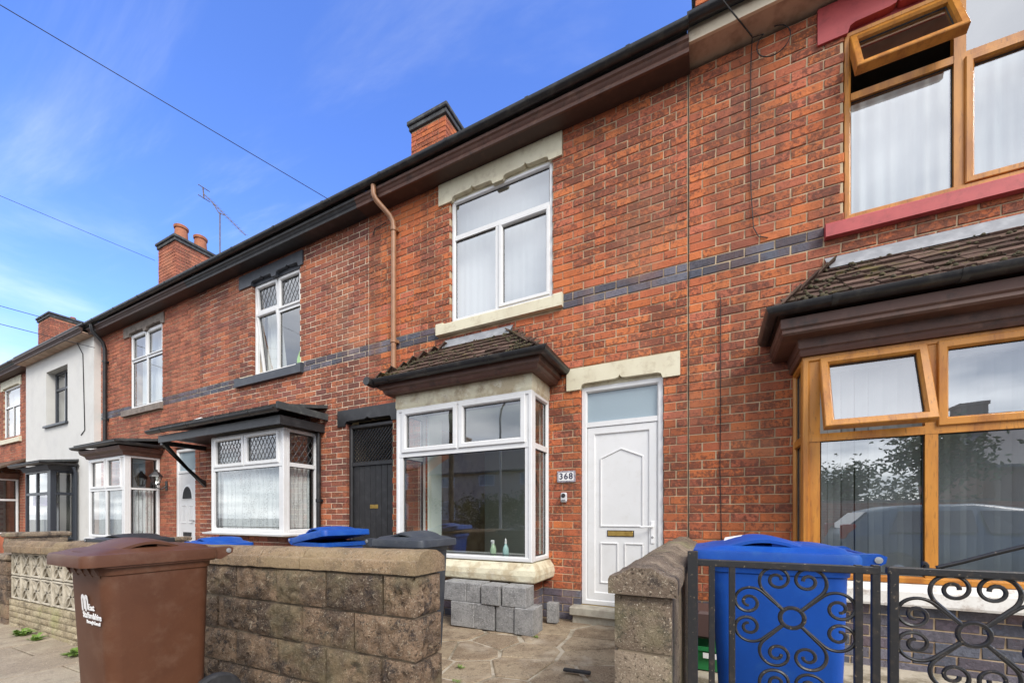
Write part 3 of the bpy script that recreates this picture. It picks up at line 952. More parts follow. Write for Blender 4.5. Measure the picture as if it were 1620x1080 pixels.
# ------------------------------------------------------------------ the terrace
WT = 5.62
STRING = (3.53, 3.704)
def shell(root, x0, x1, opens, extra, mats, mortar, seed, nobj, plinth=.315, string=True, y=D, seen=None, blue_at=lambda a: True):
    M = FRONT(y)
    wl = wall_mesh(root, 'wall', M, x0, x1, -.45, WT, -.25, -.0075, [(o_[0], o_[1], o_[2], o_[3] + .1) for o_ in opens], mortar)
    br = lay_rows(x0, x1, -.40, WT + .02, opens + extra + [(o_[0], o_[1], o_[3] - .12, o_[3] + .09) for o_ in opens], seed)
    bl = ([(*STRING, blue_at)] if string else []) + ([(-1, plinth)] if plinth else [])
    lay_bricks(wl, root, M, br, mats, seed, nobj, bl, seen=seen)
    return wl
def flat_window(root, a0, a1, b0, b1, yrec=.09, style='cross', mat=PVC, glass=GLASS, **k):
    """window set back in its opening"""
    M = FRONT(D + yrec)
    return window(root, M, a0, a1, b0, b1, k.pop('bars', []), k.pop('lights'), mat, glass, **k)
def net(label, a0, a1, b0, b1, folds, y=D + .24, mat=FABW, name='net_curtain', **k):
    return curtain(label, FRONT(y), a0, a1, b0, b1, folds, mat, name=name, **k)

# ---- house with the plain white door, number 368
H8 = thing('terraced_house', 'red brick terraced house with plain white door and number 368', 'house', (-2.4, D, 0), group='terraced houses in the row', world=True)
x0, x1 = -4.565, -.206
op = [(-3.09, -1.655, 3.72, 5.30), (-1.315, -.437, -.02, 2.575), (-3.45, -1.80, .60, 2.52), (-4.565, -4.10, -.45, 2.53)]
ex = [(-3.27, -1.53, 5.30, 5.58), (-3.29, -1.52, 3.552, 3.72), (-1.475, -.275, 2.575, 2.82), (-4.565, -4.02, 2.53, 2.775), (-3.48, -1.77, -.5, .62)]
shell(H8, x0, x1, op, ex, M_RED, MORTAR, 21, 300, seen=lambda c: not (-3.6 < c.x < -1.7 and c.z < 3.3) and c.z > .2, blue_at=lambda a: not -3.3 < a < -1.6)
main_roof(H8, x0, x1)
eaves(H8, x0, x1 + .022, 5.59, BROWNP, BROWNP2)
b = MB(); b.box(-.2062, -.1958, D + .016, D + .05, -.3, WT); b.build('movement_joint', RUBBER, H8)
lintel(H8, -3.27, -1.53, 5.30, 5.578, [(-3.06, -2.44, .055), (-2.30, -1.69, .055)], CREAM)
sill(H8, -3.29, -1.52, 3.552, 3.715, CREAM)
fwn = flat_window(H8, -3.085, -1.66, 3.722, 5.33, lights=[
    dict(r=(-3.035, -1.71, 4.86, 5.28)), dict(r=(-3.035, -2.43, 3.772, 4.80)), dict(r=(-2.365, -1.71, 3.772, 4.80), case=True)],
    bars=[(-3.04, -1.70, 4.80, 4.86), (-2.43, -2.37, 3.76, 4.81)], glass=GLASSH)
room(H8, -4.3, -.5, 3.0, 5.5, D + .26, D + 3.2, ROOMD)
net('white curtain drawn across the upstairs window over the small bay roof', -3.2, -1.55, 3.6, 5.5, 16, amp=.004, y=D + .2, mat=MAT('grey_voile', (.52, .53, .55), (.46, .47, .49), 3, .4, .7, .9, stretch=(1, 1, .1)))
# doorway
lintel(H8, -1.475, -.275, 2.575, 2.818, [(-1.315, -.44, .06)], CREAM)
Md = FRONT(D + .10)
b = MB(); b.ring(Md, -1.313, -.439, .155, 2.60, .062, .07); b.box(-1.26, -.49, 2.15, 2.205, 0, .06, Md)
dfr = b.build('door_frame', PVC, H8)
b = MB(); b.quad((-1.25, 2.205, .03), (-.5, 2.205, .03), (-.5, 2.54, .03), (-1.25, 2.54, .03), Md); b.build('fanlight', FROSTM, dfr)
b = MB(); b.ring(Md, -1.249, -.503, .215, 2.148, .088, .05, .01)
b.box(-1.165, -.59, .30, 2.065, 0, .034, Md)
dl = b.build('door', PVC, H8)
def moulding(pts, w_=.022, h_=.012, c=.034):
    k = MB(); n = len(pts); cx = sum(p[0] for p in pts) / n; cz = sum(p[1] for p in pts) / n
    def off(d):
        o = []
        for i in range(n):
            p0, p1, p2 = Vector(pts[i - 1]), Vector(pts[i]), Vector(pts[(i + 1) % n])
            n0 = Vector(((p1 - p0).y, -(p1 - p0).x)).normalized(); n1 = Vector(((p2 - p1).y, -(p2 - p1).x)).normalized()
            m = n0 + n1; m = m / m.dot(n1)
            o.append(p1 - m * d)
        return o
    rs = [[(q.x, q.y, c - .003) for q in off(0)], [(q.x, q.y, c + h_) for q in off(w_ * .3)], [(q.x, q.y, c + h_) for q in off(w_ * .62)], [(q.x, q.y, c - .003) for q in off(w_)]]
    k.loft(rs, cap=False, M=Md)
    return k.build('door_panel_moulding', PVC, dl)
moulding([(-1.11, 1.03), (-.64, 1.03), (-.64, 1.80), (-.875, 1.90), (-1.11, 1.80)])
moulding([(-1.11, .40), (-.905, .40), (-.905, .86), (-1.11, .86)])
moulding([(-.845, .40), (-.64, .40), (-.64, .86), (-.845, .86)])
b = MB(); b.box(-1.03, -.74, .925, .995, .03, .042, Md, .003); lb = b.build('letter_plate', RUBBER, dl)
b = MB(); b.box(-1.02, -.75, .934, .986, .038, .05, Md, .004); b.build('letter_flap', GOLD, lb)
b = MB(); b.box(-.565, -.53, .86, 1.10, .048, .06, Md, .004); hp = b.build('door_handle', WHITE, dl)
b = MB(); b.tube([(-.547, 1.04, .055), (-.547, 1.04, .10), (-.575, 1.04, .112), (-.66, 1.035, .112)], .0105, 8, Md); b.build('lever', WHITE, hp, 50)
b = MB(); b.lathe([(.012, 0), (.012, .006), (.009, .008)], 12, Md @ Matrix.Translation((-.547, .93, .058))); b.build('keyhole', GALV, hp)
b = MB(); b.box(-1.40, -.36, D - .16, D + .12, .062, .152, None, .01); b.box(-1.37, -.38, D - .12, D + .1, -.06, .06); b.build('door_step', CONC2, H8)
b = MB(); b.box(-1.31, -.44, D + .02, D + .12, .153, .158, None); b.build('door_threshold', GOLD, H8)
# bay
xl, xr, yf = -3.56, -1.693, 3.89
path = [(xl, D), (xl, yf), (xr, yf), (xr, D)]
b = MB(); b.box(xl + .085, xr - .085, yf + .085, D + .05, -.45, .46); bc = b.build('bay_base', MORTAR, H8)
for M, a0, a1 in ((FRONT(yf + .075), xl + .075, xr - .075), (RIGHT(xr - .075), yf + .085, D - .006), (LEFT(xl + .075), -D + .006, -yf - .085)):
    lay_bricks(bc, H8, M, lay_rows(a0, a1, -.3, .45, [], 77), M_RED, 5, 30 if a0 > 0 else 0, [(-1, .33)], bulk='bay_brickwork')
b = MB(); b.sweep(path, [(-.12, .448), (.055, .448), (.062, .46), (.07, .52), (.06, .575), (.012, .645), (-.12, .655)]); b.build('bay_sill', CREAM_FLAKE, H8)
MF = FRONT(yf + .06)
zb, zh = .658, 2.488
bf = window(H8, MF, xl, xr, zb, zh, [(xl + .04, xr - .04, 1.885, 1.945), (-2.66, -2.60, 1.93, zh - .03), (xl + .02, xl + .10, zb + .02, zh - .02), (xr - .085, xr - .012, zb + .02, zh - .02)],
            [dict(r=(xl + .105, xr - .09, zb + .062, 1.885)), dict(r=(xl + .105, -2.655, 1.95, zh - .035), case=True, cw=.062), dict(r=(-2.605, xr - .09, 1.95, zh - .035), case=True, cw=.062)], glass=GLASS, name='bay_window')
MR = RIGHT(xr - .06)
window(H8, MR, yf + .061, D - .004, zb, zh, [(yf + .1, D - .04, 1.885, 1.945)], [dict(r=(yf + .115, D - .055, zb + .055, 1.885)), dict(r=(yf + .115, D - .055, 1.945, zh - .05))], glass=GLASS, name='bay_window')
ML = LEFT(xl + .06)
window(H8, ML, -D + .004, -yf - .061, zb, zh, [(-D + .04, -yf - .1, 1.885, 1.945)], [dict(r=(-D + .055, -yf - .115, zb + .055, 1.885)), dict(r=(-D + .055, -yf - .115, 1.945, zh - .05))], glass=GLASS, name='bay_window')
b = MB(); b.sweep(path, [(-.08, zh), (-.004, zh), (.006, zh + .03), (.004, zh + .21), (-.08, zh + .21)]); b.build('bay_head_board', CREAM_FLAKE, H8)
b = MB(); b.box(xl + .05, xr - .05, yf + .05, D + .25, zh + .02, zh + .06); b.build('bay_ceiling', ROOMD, H8)
b = MB(); b.box(xl + .07, xr - .07, yf + .07, D + .25, .60, .672); b.build('window_board', PVC, H8)
b = MB(); b.sweep(path, [(-.05, zh + .175), (.09, zh + .175), (.105, zh + .195), (.115, zh + .225), (.145, zh + .238), (.15, zh + .30), (.0, zh + .30)]); b.build('bay_cornice', BROWNP, H8)
gutter(H8, [(xl, D - .02), (xl, yf), (xr, yf), (xr, D - .02)], zh + .335, GUTB, .205, [((-2.9, yf, 0), (-1, yf, 0)), ((-2.1, yf, 0), (-1, yf, 0)), ((-3.5, yf, 0), (-1, yf, 0))])
b = MB(); b.tube([(xl - .205, yf - .16, zh + .31), (xl - .205, yf - .30, zh + .31)], .052, 12); b.build('gutter_stop', GUTB, H8)
tiled_hip(H8, xl - .19, xr + .19, yf - .19, zh + .325, -3.12, -2.20, 3.40, seed=4)
room(H8, -4.35, -1.5, .12, 2.62, D + .26, D + 2.6, ROOMW)
b = MB(); b.ring(FRONT(D + .27), -3.462, -1.788, .585, 2.532, .03, .285, .004); b.build('reveal_lining', ROOMW, H8)
b = MB(); M_ = FRONT(D + 2.55); b.ring(M_, -3.0, -2.15, .13, 2.1, .09, .05); b.box(-2.91, -2.24, .13, 2.0, 0, .03, M_, .005); b.build('inner_door', PVC, H8)
# brown downpipe from the eaves to the bay
pipe_run(H8, 'downpipe', [(-4.18, D - .28, 5.72), (-4.18, D - .28, 5.60), (-4.165, D - .25, 5.54), (-4.05, D - .10, 5.38), (-4.02, D - .07, 5.30), (-4.015, D - .065, 5.2), (-4.015, D - .065, 2.90)], .036, PIPEB, [((-4.015, D - .065, 5.20), 0), ((-4.015, D - .065, 3.62), 0)])
chimney(H8, -4.91, -4.14, 5.75, 6.45, 6.0, 8.18, M_RED)

# number plate and key safe beside the door
np_ = thing('house_number_plate', 'white enamel number plate reading 368 beside the white door', 'number plate', (-1.48, D, 1.54), world=True)
Mn = FRONT(D - .003)
b = MB(); b.box(-1.592, -1.372, 1.538, 1.668, 0, .012, Mn, .003); b.build('plate_border', MAT('enamel_border', (.20, .18, .22), (.40, .38, .42), 60, .45, .55, .3), np_)
b = MB(); b.box(-1.572, -1.392, 1.556, 1.650, .010, .015, Mn); b.build('plate_face', WHITE, np_)
def text_mesh(name, body, size, M, mat, parent, extrude=.001, offset=0., align='CENTER', spacing=1., line=1.):
    cu = bpy.data.curves.new(name, 'FONT')
    cu.body = body; cu.size = size; cu.extrude = extrude; cu.offset = offset; cu.align_x = align; cu.align_y = 'CENTER'; cu.space_character = spacing; cu.space_line = line
    cu.resolution_u = 4
    tmp = bpy.data.objects.new(name, cu); COL.objects.link(tmp)
    dg = bpy.context.evaluated_depsgraph_get()
    me = bpy.data.meshes.new_from_object(tmp.evaluated_get(dg))
    bpy.data.objects.remove(tmp); bpy.data.curves.remove(cu)
    me.transform(M); me.materials.clear(); me.materials.append(mat)
    return link(name, me, parent)
text_mesh('digits', '368', .098, Mn @ Matrix.Translation((-1.482, 1.603, .016)), INK, np_, .001, .0022, 'CENTER', 1.18)
ks = thing('key_safe', 'small grey key safe on the bricks below the number plate', 'key safe', (-1.506, D, 1.31), world=True)
b = MB(); b.box(-1.543, -1.469, 1.308, 1.42, .003, .04, FRONT(D), .012); b.build('case', MAT('grey_case', (.55, .56, .57), None, rough=.4), ks)
b = MB(); b.lathe([(.024, 0), (.024, .004), (.02, .006)], 14, FRONT(D) @ Matrix.Translation((-1.506, 1.385, .04))); b.build('dial_cover', RUBBER, ks)
for i in range(3):
    b = MB(); b.box(-1.527 + i * .015, -1.515 + i * .015, 1.324, 1.334, .039, .043, FRONT(D)); b.build('button', RUBBER, ks)

# ---- house on the left with black trim
H6 = thing('terraced_house', 'brown red brick house with black lintels and flat black porch roof', 'house', (-6.85, D, -.1), group='terraced houses in the row', world=True)
x0, x1 = -9.13, -4.567
op = [(-7.43, -6.115, 3.69, 5.30), (-7.45, -5.77, .85, 2.5), (-5.03, -4.567, -.45, 2.53), (-8.65, -7.85, -.3, 2.3)]
ex = [(-7.78, -6.02, 5.30, 5.535), (-7.86, -6.02, 3.51, 3.69), (-5.2, -4.567, 2.53, 2.775), (-7.45, -5.77, -.5, .86)]
shell(H6, x0, x1, op, ex, M_RED2, MORTAR2, 33, 300, 0, seen=lambda c: not (-8.75 < c.x < -5.6 and c.z < 2.8) and not (c.x < -8.7 and c.z < 1) and c.z > 1.1)
main_roof(H6, x0, x1)
eaves(H6, x0, x1, 5.59, BLACKP, BLACKP)
lintel(H6, -7.78, -6.02, 5.30, 5.535, [(-7.42, -6.83, .07), (-6.72, -6.13, .07)], SLATEP)
sill(H6, -7.86, -6.02, 3.51, 3.68, SLATEP, lugs=True)
flat_window(H6, -7.425, -6.12, 3.692, 5.34, yrec=.12, lights=[
    dict(r=(-7.375, -6.80, 3.742, 5.28), case=True, open=9, hinge='bottom_in', glass=GLASS) if False else dict(r=(-7.375, -6.80, 3.742, 4.78), case=True, open=-7),
    dict(r=(-7.375, -6.80, 4.84, 5.28), case=True, lead=5, open=-4), dict(r=(-6.735, -6.17, 3.742, 4.70)), dict(r=(-6.735, -6.17, 4.76, 5.28), case=True, lead=5)],
    bars=[(-6.80, -6.74, 3.72, 5.3), (-6.75, -6.15, 4.70, 4.76), (-7.39, -6.79, 4.78, 4.84)])
room(H6, -9.0, -4.8, 3.0, 5.5, D + .26, D + 3.2, ROOMD)
curtain('pale curtain hanging left in the upstairs window with leaded lights', FRONT(D + .30), -7.42, -6.98, 3.6, 5.45, 5, FABW, .03, 'curtain', seed=4)
curtain('pale curtain hanging right in the upstairs window with leaded lights', FRONT(D + .34), -6.55, -6.1, 3.6, 5.45, 5, FABW, .03, 'curtain', seed=8)
b = MB()
b.loft([[(-6.48 + .02 * k, D + .22 + .02 * math.cos(a), 3.70 + z) for a, k in ((0, 0), (1.6, 3), (3.1, 6), (4.7, 3))] for z in (0, .12)], cap=True)
b.prism([(-6.50, 3.70), (-6.28, 3.70), (-6.22, 3.90), (-6.24, 4.02), (-6.34, 4.10), (-6.44, 4.0), (-6.49, 3.9)], 0, .05, FRONT(D + .27))
tag(b.build('hi_vis_vest', HIVIS), 'bright yellow green garment lying inside upstairs leaded window', 'vest')
# passage between the two houses: black boarded door with lattice over it
pg = thing('passage_door', 'black boarded passage door with trellis panel above, between two houses', 'door', (-4.56, D + .1, 0), world=True)
Mp = FRONT(D + .12)
b = MB(); b.ring(Mp, -5.025, -4.105, -.06, 2.545, .055, .07); b.box(-4.98, -4.15, 1.92, 1.975, 0, .06, Mp); b.build('door_frame', BLACKP, pg)
n = 7
for i in range(n):
    a = -4.968 + .804 * i / n
    b = MB(); b.box(a + .003, a + .804 / n - .003, -.05, 1.918, 0, .03, Mp, .004); b.build('plank', BLACKP, pg)
b = MB()
for i in range(-13, 22):
    for sg in (1, -1):
        p0 = (-4.97 + i * .062, 1.975); 
        dx, dz = sg * .5, .5
        t0, t1 = 0, 1.0
        for x_, d_, lo, hi in ((p0[0], dx, -4.97, -4.16), (p0[1], dz, 1.976, 2.49)):
            ta, tb = (lo - x_) / d_, (hi - x_) / d_
            t0, t1 = max(t0, min(ta, tb)), min(t1, max(ta, tb))
        if t1 > t0 + .02:
            b.tube([(p0[0] + dx * t0, p0[1] + dz * t0, .02 + .008 * sg), (p0[0] + dx * t1, p0[1] + dz * t1, .02 + .008 * sg)], .0085, 4, Mp)
b.build('trellis', BLACKP, pg)
b = MB(); b.box(-4.62, -4.46, 1.265, 1.325, .03, .04, Mp, .004); b.build('letter_plate', GOLD, pg)
b = MB(); b.box(-5.03, -4.10, D + .3, D + 3, -.4, -.02); b.box(-5.05, -5.031, D + .251, D + 3, -.4, 2.6); b.box(-4.099, -4.08, D + .251, D + 3, -.4, 2.6); b.box(-5.03, -4.10, D + 3, D + 3.02, -.4, 2.6); b.box(-5.03, -4.1, D + .251, D + 3, 2.56, 2.6); b.build('passage_lining', MORTAR, pg)
b = MB(); b.prism([(-5.2, 2.775), (-5.2, 2.53), (-5.04, 2.53), (-5.035, 2.565), (-5.0, 2.60), (-4.62, 2.604), (-4.57, 2.63), (-4.52, 2.604), (-4.13, 2.60), (-4.105, 2.565), (-4.10, 2.53), (-3.72, 2.53), (-3.72, 2.775)], -.1, .022, FRONT(D)); b.build('lintel', BLACKP, pg)
# bay under the flat porch roof
xl, xr, yf, zb, zh = -7.565, -5.665, 3.815, .90, 2.47
path = [(xl, D), (xl, yf), (xr, yf), (xr, D)]
b = MB(); b.box(xl + .085, xr - .085, yf + .085, D + .05, -.5, .85); bc = b.build('bay_base', MORTAR2, H6)
for M, a0, a1 in ((FRONT(yf + .075), xl + .075, xr - .075), (RIGHT(xr - .075), yf + .085, D - .006)):
    lay_bricks(bc, H6, M, lay_rows(a0, a1, -.4, .86, [], 71), M_RED2, 6, 0, bulk='bay_brickwork')
b = MB(); b.sweep([(xl, D), (xl, yf), (xr, yf), (xr, D)], [(-.1, zb - .045), (.09, zb - .045), (.095, zb - .02), (.0, zb), (-.1, zb)]); b.build('bay_sill', PVC, H6)
tr_ = 1.93
window(H6, FRONT(yf + .06), xl, xr, zb, zh, [(xl + .04, xr - .04, tr_ - .03, tr_ + .03), (-6.67, -6.61, tr_, zh - .03), (xl + .02, xl + .09, zb + .02, zh - .02), (xr - .12, xr - .012, zb + .02, zh - .02)],
       [dict(r=(xl + .095, xr - .125, zb + .075, tr_ - .03)), dict(r=(xl + .095, -6.665, tr_ + .035, zh - .035), case=True, cw=.06, lead=8), dict(r=(-6.615, xr - .125, tr_ + .035, zh - .035), case=True, cw=.06, lead=8)], name='bay_window')
window(H6, RIGHT(xr - .06), yf + .061, D - .004, zb, zh, [(yf + .1, D - .04, tr_ - .03, tr_ + .03)], [dict(r=(yf + .12, D - .07, zb + .06, tr_ - .03)), dict(r=(yf + .12, D - .07, tr_ + .03, zh - .06), lead=4)], name='bay_window')
window(H6, LEFT(xl + .06), -D + .004, -yf - .061, zb, zh, [(-D + .04, -yf - .1, tr_ - .03, tr_ + .03)], [dict(r=(-D + .07, -yf - .12, zb + .06, tr_ - .03)), dict(r=(-D + .07, -yf - .12, tr_ + .03, zh - .06))], name='bay_window')
b = MB(); b.box(xl + .05, xr - .05, yf + .05, D + .25, zh + .01, zh + .06); b.build('bay_ceiling', ROOMD, H6)
room(H6, -8.9, -5.2, .1, 2.62, D + .26, D + 3, ROOMD)
curtain('white lace net curtain in the front pane under the black porch', FRONT(yf + .14), xl + .12, xr - .14, zb + .04, 1.92, 15, LACEM, .026, seed=2)
curtain('white lace net curtain in the side pane under the black porch', RIGHT(xr - .14), yf + .15, D - .06, zb + .04, 1.92, 5, LACEM, .022, seed=3)
b = MB(); b.box(-8.95, xr + .16, yf - .16, yf - .125, 2.475, 2.60); b.box(xr + .125, xr + .16, yf - .124, D - .003, 2.475, 2.60); b.build('porch_fascia', BLACKP, H6)
b = MB(); b.box(-8.95, xr + .12, yf - .12, D - .003, 2.56, 2.60); b.build('porch_soffit', BLACKP, H6)
flat_roof(H6, -9.08, xr + .22, yf - .22, 2.68, 2.86)
b = MB(); b.box(xr + .19, xr + .235, yf - .24, D - .002, 2.665, 2.765); b.build('roof_edge_trim', FELT, H6)
gutter(H6, [(-9.1, yf), (xr + .2, yf)], 2.675, GUTB, .245, [((-9.1 + .5 + i * .85, yf, 0), (0, yf, 0)) for i in range(4)])
b = MB(); b.box(-8.98, -8.9, yf - .12, D - .003, 2.44, 2.52); b.prism([(-yf + .10, 2.44), (-yf + .02, 2.44), (-D + .06, 1.78), (-D + .003, 1.72), (-D + .003, 1.84), (-D + .09, 1.88)], 0, .08, LEFT(-8.9)); b.build('porch_bracket', BLACKP, H6)
pipe_run(H6, 'downpipe', [(-5.59, D - .05, 2.60), (-5.59, D - .05, -.1)], .034, GUTB, [((-5.59, D - .05, 1.4), 0)])
b = MB(); b.box(-8.62, -7.88, D + .1, D + .14, -.2, 2.28); b.build('door', PVC, H6)

# ---- third house along: pale lintels, brown cornice
H4 = thing('terraced_house', 'red brick house with small corniced bay and arched light in white door', 'house', (-11.4, D, -.2), group='terraced houses in the row', world=True)
x0, x1 = -13.6, -9.134
op = [(-12.09, -10.60, 3.63, 5.30), (-10.09, -9.30, -.3, 2.53), (-12.3, -10.8, .66, 2.42)]
ex = [(-12.35, -10.5, 5.30, 5.53), (-12.37, -10.56, 3.46, 3.63), (-12.3, -10.8, -.5, .66)]
shell(H4, x0, x1, op, ex, M_RED3, MORTAR, 45, 150, 0, seen=lambda c: not (-12.9 < c.x < -10.6 and c.z < 2.6) and c.z > 1.3 and not (c.x > -10.7 and c.z < 2.9 and c.x < -10.1))
main_roof(H4, x0, x1)
eaves(H4, x0, x1, 5.59, BROWNP2, BROWNP2)
lintel(H4, -12.35, -10.5, 5.30, 5.53, [(-12.08, -11.4, .07), (-11.28, -10.62, .07)], GREYST)
sill(H4, -12.37, -10.56, 3.46, 3.62, GREYST, lugs=False)
lt = []
for p, q in ((-12.035, -11.375), (-11.315, -10.655)):
    lt += [dict(r=(p, q, 3.69, 4.70), case=False), dict(r=(p, q, 4.76, 5.28), case=True, cw=.04)]
flat_window(H4, -12.085, -10.605, 3.632, 5.34, lights=lt, bars=[(-11.375, -11.315, 3.66, 5.3), (-12.04, -10.65, 4.70, 4.76)])
room(H4, -13.4, -9.4, 3.0, 5.5, D + .26, D + 3, ROOMD)
net('white net across the upstairs window with grey stone lintel', -12.2, -10.5, 3.5, 5.45, 14)
xl, xr, yf, zb, zh = -12.406, -10.69, 3.81, .70, 2.40
path = [(xl, D), (xl, yf), (xr, yf), (xr, D)]
b = MB(); b.box(xl + .06, xr - .06, yf + .06, D + .05, -.6, .66); b.build('bay_base', M_RED3[1], H4)
b = MB(); b.sweep(path, [(-.1, .64), (.06, .64), (.06, .68), (-.1, .70)]); b.build('bay_sill', PVC, H4)
tr_ = 1.72
cx = (xl + xr) / 2
window(H4, FRONT(yf + .06), xl, xr, zb, zh, [(xl + .04, xr - .04, tr_ - .03, tr_ + .03), (cx - .04, cx + .04, zb + .03, zh - .03), (xl + .02, xl + .10, zb + .02, zh - .02), (xr - .16, xr - .012, zb + .02, zh - .02)],
       [dict(r=(xl + .105, cx - .045, zb + .05, tr_ - .03)), dict(r=(cx + .045, xr - .165, zb + .05, tr_ - .03)), dict(r=(xl + .105, cx - .045, tr_ + .035, zh - .045), case=True), dict(r=(cx + .045, xr - .165, tr_ + .035, zh - .045), case=True)], name='bay_window')
window(H4, RIGHT(xr - .06), yf + .061, D - .004, zb, zh, [(yf + .05, D - .04, tr_ - .02, tr_ + .02)], [dict(r=(yf + .14, D - .09, zb + .05, tr_ - .02)), dict(r=(yf + .14, D - .09, tr_ + .02, zh - .05))], name='bay_window')
b = MB(); b.sweep(path, [(-.05, zh), (.03, zh), (.05, zh + .06), (.11, zh + .10), (.13, zh + .17), (-.05, zh + .17)]); b.build('bay_cornice', BROWNP, H4)
b = MB(); b.box(xl + .03, xr - .03, yf + .03, D + .25, zh + .005, zh + .06); b.build('bay_ceiling', ROOMD, H4)
flat_roof(H4, xl - .17, xr + .17, yf - .17, zh + .24, zh + .36)
gutter(H4, [(xl, D - .02), (xl, yf), (xr, yf), (xr, D - .02)], zh + .245, GUTB, .185)
room(H4, -13.3, -10.3, .1, 2.6, D + .26, D + 3, ROOMD)
curtain('white net in the front panes of the small corniced bay', FRONT(yf + .15), xl + .12, xr - .18, zb + .03, 1.70, 12, LACEM, .026, seed=5)
curtain('white net in the side pane of the small corniced bay', RIGHT(xr - .14), yf + .16, D - .06, zb + .03, 1.70, 5, LACEM, .022, seed=6)
M4 = FRONT(D + .10)
b = MB(); b.ring(M4, -10.085, -9.305, -.12, 2.54, .06, .07); b.box(-10.03, -9.36, 2.04, 2.09, 0, .06, M4); df = b.build('door_frame', PVC, H4)
b = MB(); b.quad((-10.03, 2.09, .03), (-9.36, 2.09, .03), (-9.36, 2.49, .03), (-10.03, 2.49, .03), M4); b.build('fanlight', FROSTM, df)
b = MB(); b.box(-10.023, -9.367, -.06, 2.035, 0, .045, M4, .004); d4 = b.build('door', PVC, H4)
arc = [(-9.695 + .21 * math.cos(t), 1.50 + .30 * math.sin(t)) for t in [math.pi * k / 12 for k in range(13)]]
b = MB(); b.prism(arc, .04, .058, M4); b.build('door_light_frame', WHITE, d4)
b = MB(); b.prism([(-9.695 + (p[0] + 9.695) * .84, 1.51 + (p[1] - 1.50) * .84) for p in arc], .05, .061, M4); b.build('door_light', RUBBER, d4)
for (p, q, s_, t_) in ((-9.93, -9.74, 1.0, 1.38), (-9.65, -9.46, 1.0, 1.38), (-9.93, -9.74, .2, .62), (-9.65, -9.46, .2, .62)):
    b = MB(); b.ring(M4, p, q, s_, t_, .02, .056, .005); b.build('door_panel_moulding', PVC, d4)
b = MB(); b.box(-9.85, -9.55, .74, .82, .045, .06, M4, .004); b.build('letter_plate', RUBBER, d4)
b = MB(); b.tube([(-9.44, 1.06, .045), (-9.44, 1.06, .09), (-9.52, 1.06, .095)], .012, 8, M4); b.build('door_handle', GALV, d4)
pipe_run(H4, 'downpipe', [(-13.2, D - .30, 5.70), (-13.2, D - .28, 5.56), (-13.2, D - .10, 5.36), (-13.2, D - .06, 5.2), (-13.2, D - .06, 2.7)], .04, GUTB, [((-13.2, D - .06, 4.9), 0), ((-13.2, D - .06, 3.5), 0)])
chimney(H4, -14.08, -13.15, 5.75, 6.8, 6.0, 8.72, M_RED3, [(-13.45, 6.02, 1.25), (-13.45, 6.5, 1.25)], seed=13)
ln = thing('wall_lantern', 'black coach lantern on the wall beside the small corniced bay', 'lantern', (-10.4, D, 1.7), world=True)
b = MB(); b.box(-10.44, -10.36, D - .02, D - .001, 1.70, 1.90, None, .006); b.tube([(-10.4, D - .02, 1.78), (-10.4, D - .10, 1.72), (-10.4, D - .18, 1.74), (-10.4, D - .19, 1.78)], .011, 8); b.build('bracket', BLACKP, ln)
b = MB()
Ml = Matrix.Translation((-10.4, D - .19, 1.80))
b.lathe([(.05, 0), (.06, .01), (.06, .02)], 6, Ml)
for k in range(6):
    a = 2 * math.pi * k / 6
    b.tube([(.055 * math.cos(a), .055 * math.sin(a), .02), (.095 * math.cos(a), .095 * math.sin(a), .17)], .007, 4, Ml)
b.build('lantern_cage', BLACKP, ln)
b = MB(); b.lathe([(.12, .17), (.105, .20), (.05, .27), (.025, .285), (.03, .31), (.005, .33)], 6, Ml); b.build('lantern_roof', BLACKP, ln)
b = MB(); b.lathe([(.047, .022), (.088, .168)], 6, Ml); b.build('lantern_glass', GLASS, ln)
sc_ = thing('security_camera', 'white security camera above the black flat porch roof', 'camera', (-9.0, D, 2.95), world=True)
b = MB(); b.tube([(-8.98, D, 2.97), (-8.98, D - .05, 2.99), (-9.0, D - .08, 3.02)], .015, 8); b.build('arm', WHITE, sc_)
b = MB(); b.tube([(-8.90, D - .07, 3.05), (-9.08, D - .15, 2.99)], .032, 10); b.build('housing', WHITE, sc_)

# ---- white rendered house
H2 = thing('terraced_house', 'white rendered house with dark grey bay and narrow dark window', 'house', (-16, D, -.3), group='terraced houses in the row', world=True)
yr = 4.274
M2 = FRONT(yr)
op = [(-16.70, -15.21, 3.64, 5.17), (-16.3, -14.8, .5, 2.3)]
wall_mesh(H2, 'wall', M2, -18.285, -13.605, -.5, WT, -.38, 0, op, RENDER, 0)
main_roof(H2, -18.285, -13.605)
eaves(H2, -18.285, -13.605, 5.59, BROWNP2, SOFFC, yw=yr, gut=False)
gutter(H2, [(-18.3, yr), (-13.5, yr)], 5.785, GUTB, .19)
window(H2, FRONT(yr + .22), -16.65, -15.26, 3.66, 5.16, [(-15.99, -15.93, 3.7, 5.1), (-16.6, -15.3, 4.66, 4.72)], [dict(r=(-16.6, -15.99, 3.71, 4.66)), dict(r=(-15.93, -15.31, 3.71, 4.66)), dict(r=(-16.6, -15.99, 4.72, 5.11)), dict(r=(-15.93, -15.31, 4.72, 5.11))], DPVC)
b = MB(); b.box(-16.75, -15.16, yr - .06, yr + .2, 3.60, 3.655); b.build('window_sill', DPVC, H2)
room(H2, -18, -14, 3.0, 5.5, D + .3, D + 3, ROOMD)
net('white curtain in the narrow dark framed window of the rendered house', -16.6, -15.3, 3.5, 5.3, 10, y=yr + .33)
xl, xr, yf, zb, zh = -16.44, -14.69, 3.83, .55, 2.30
b = MB(); b.box(xl + .03, xr - .03, yf + .03, yr, -.6, zb); b.build('bay_base', DGREY, H2)
cx = (xl + xr) / 2 - .1; tr_ = 1.72
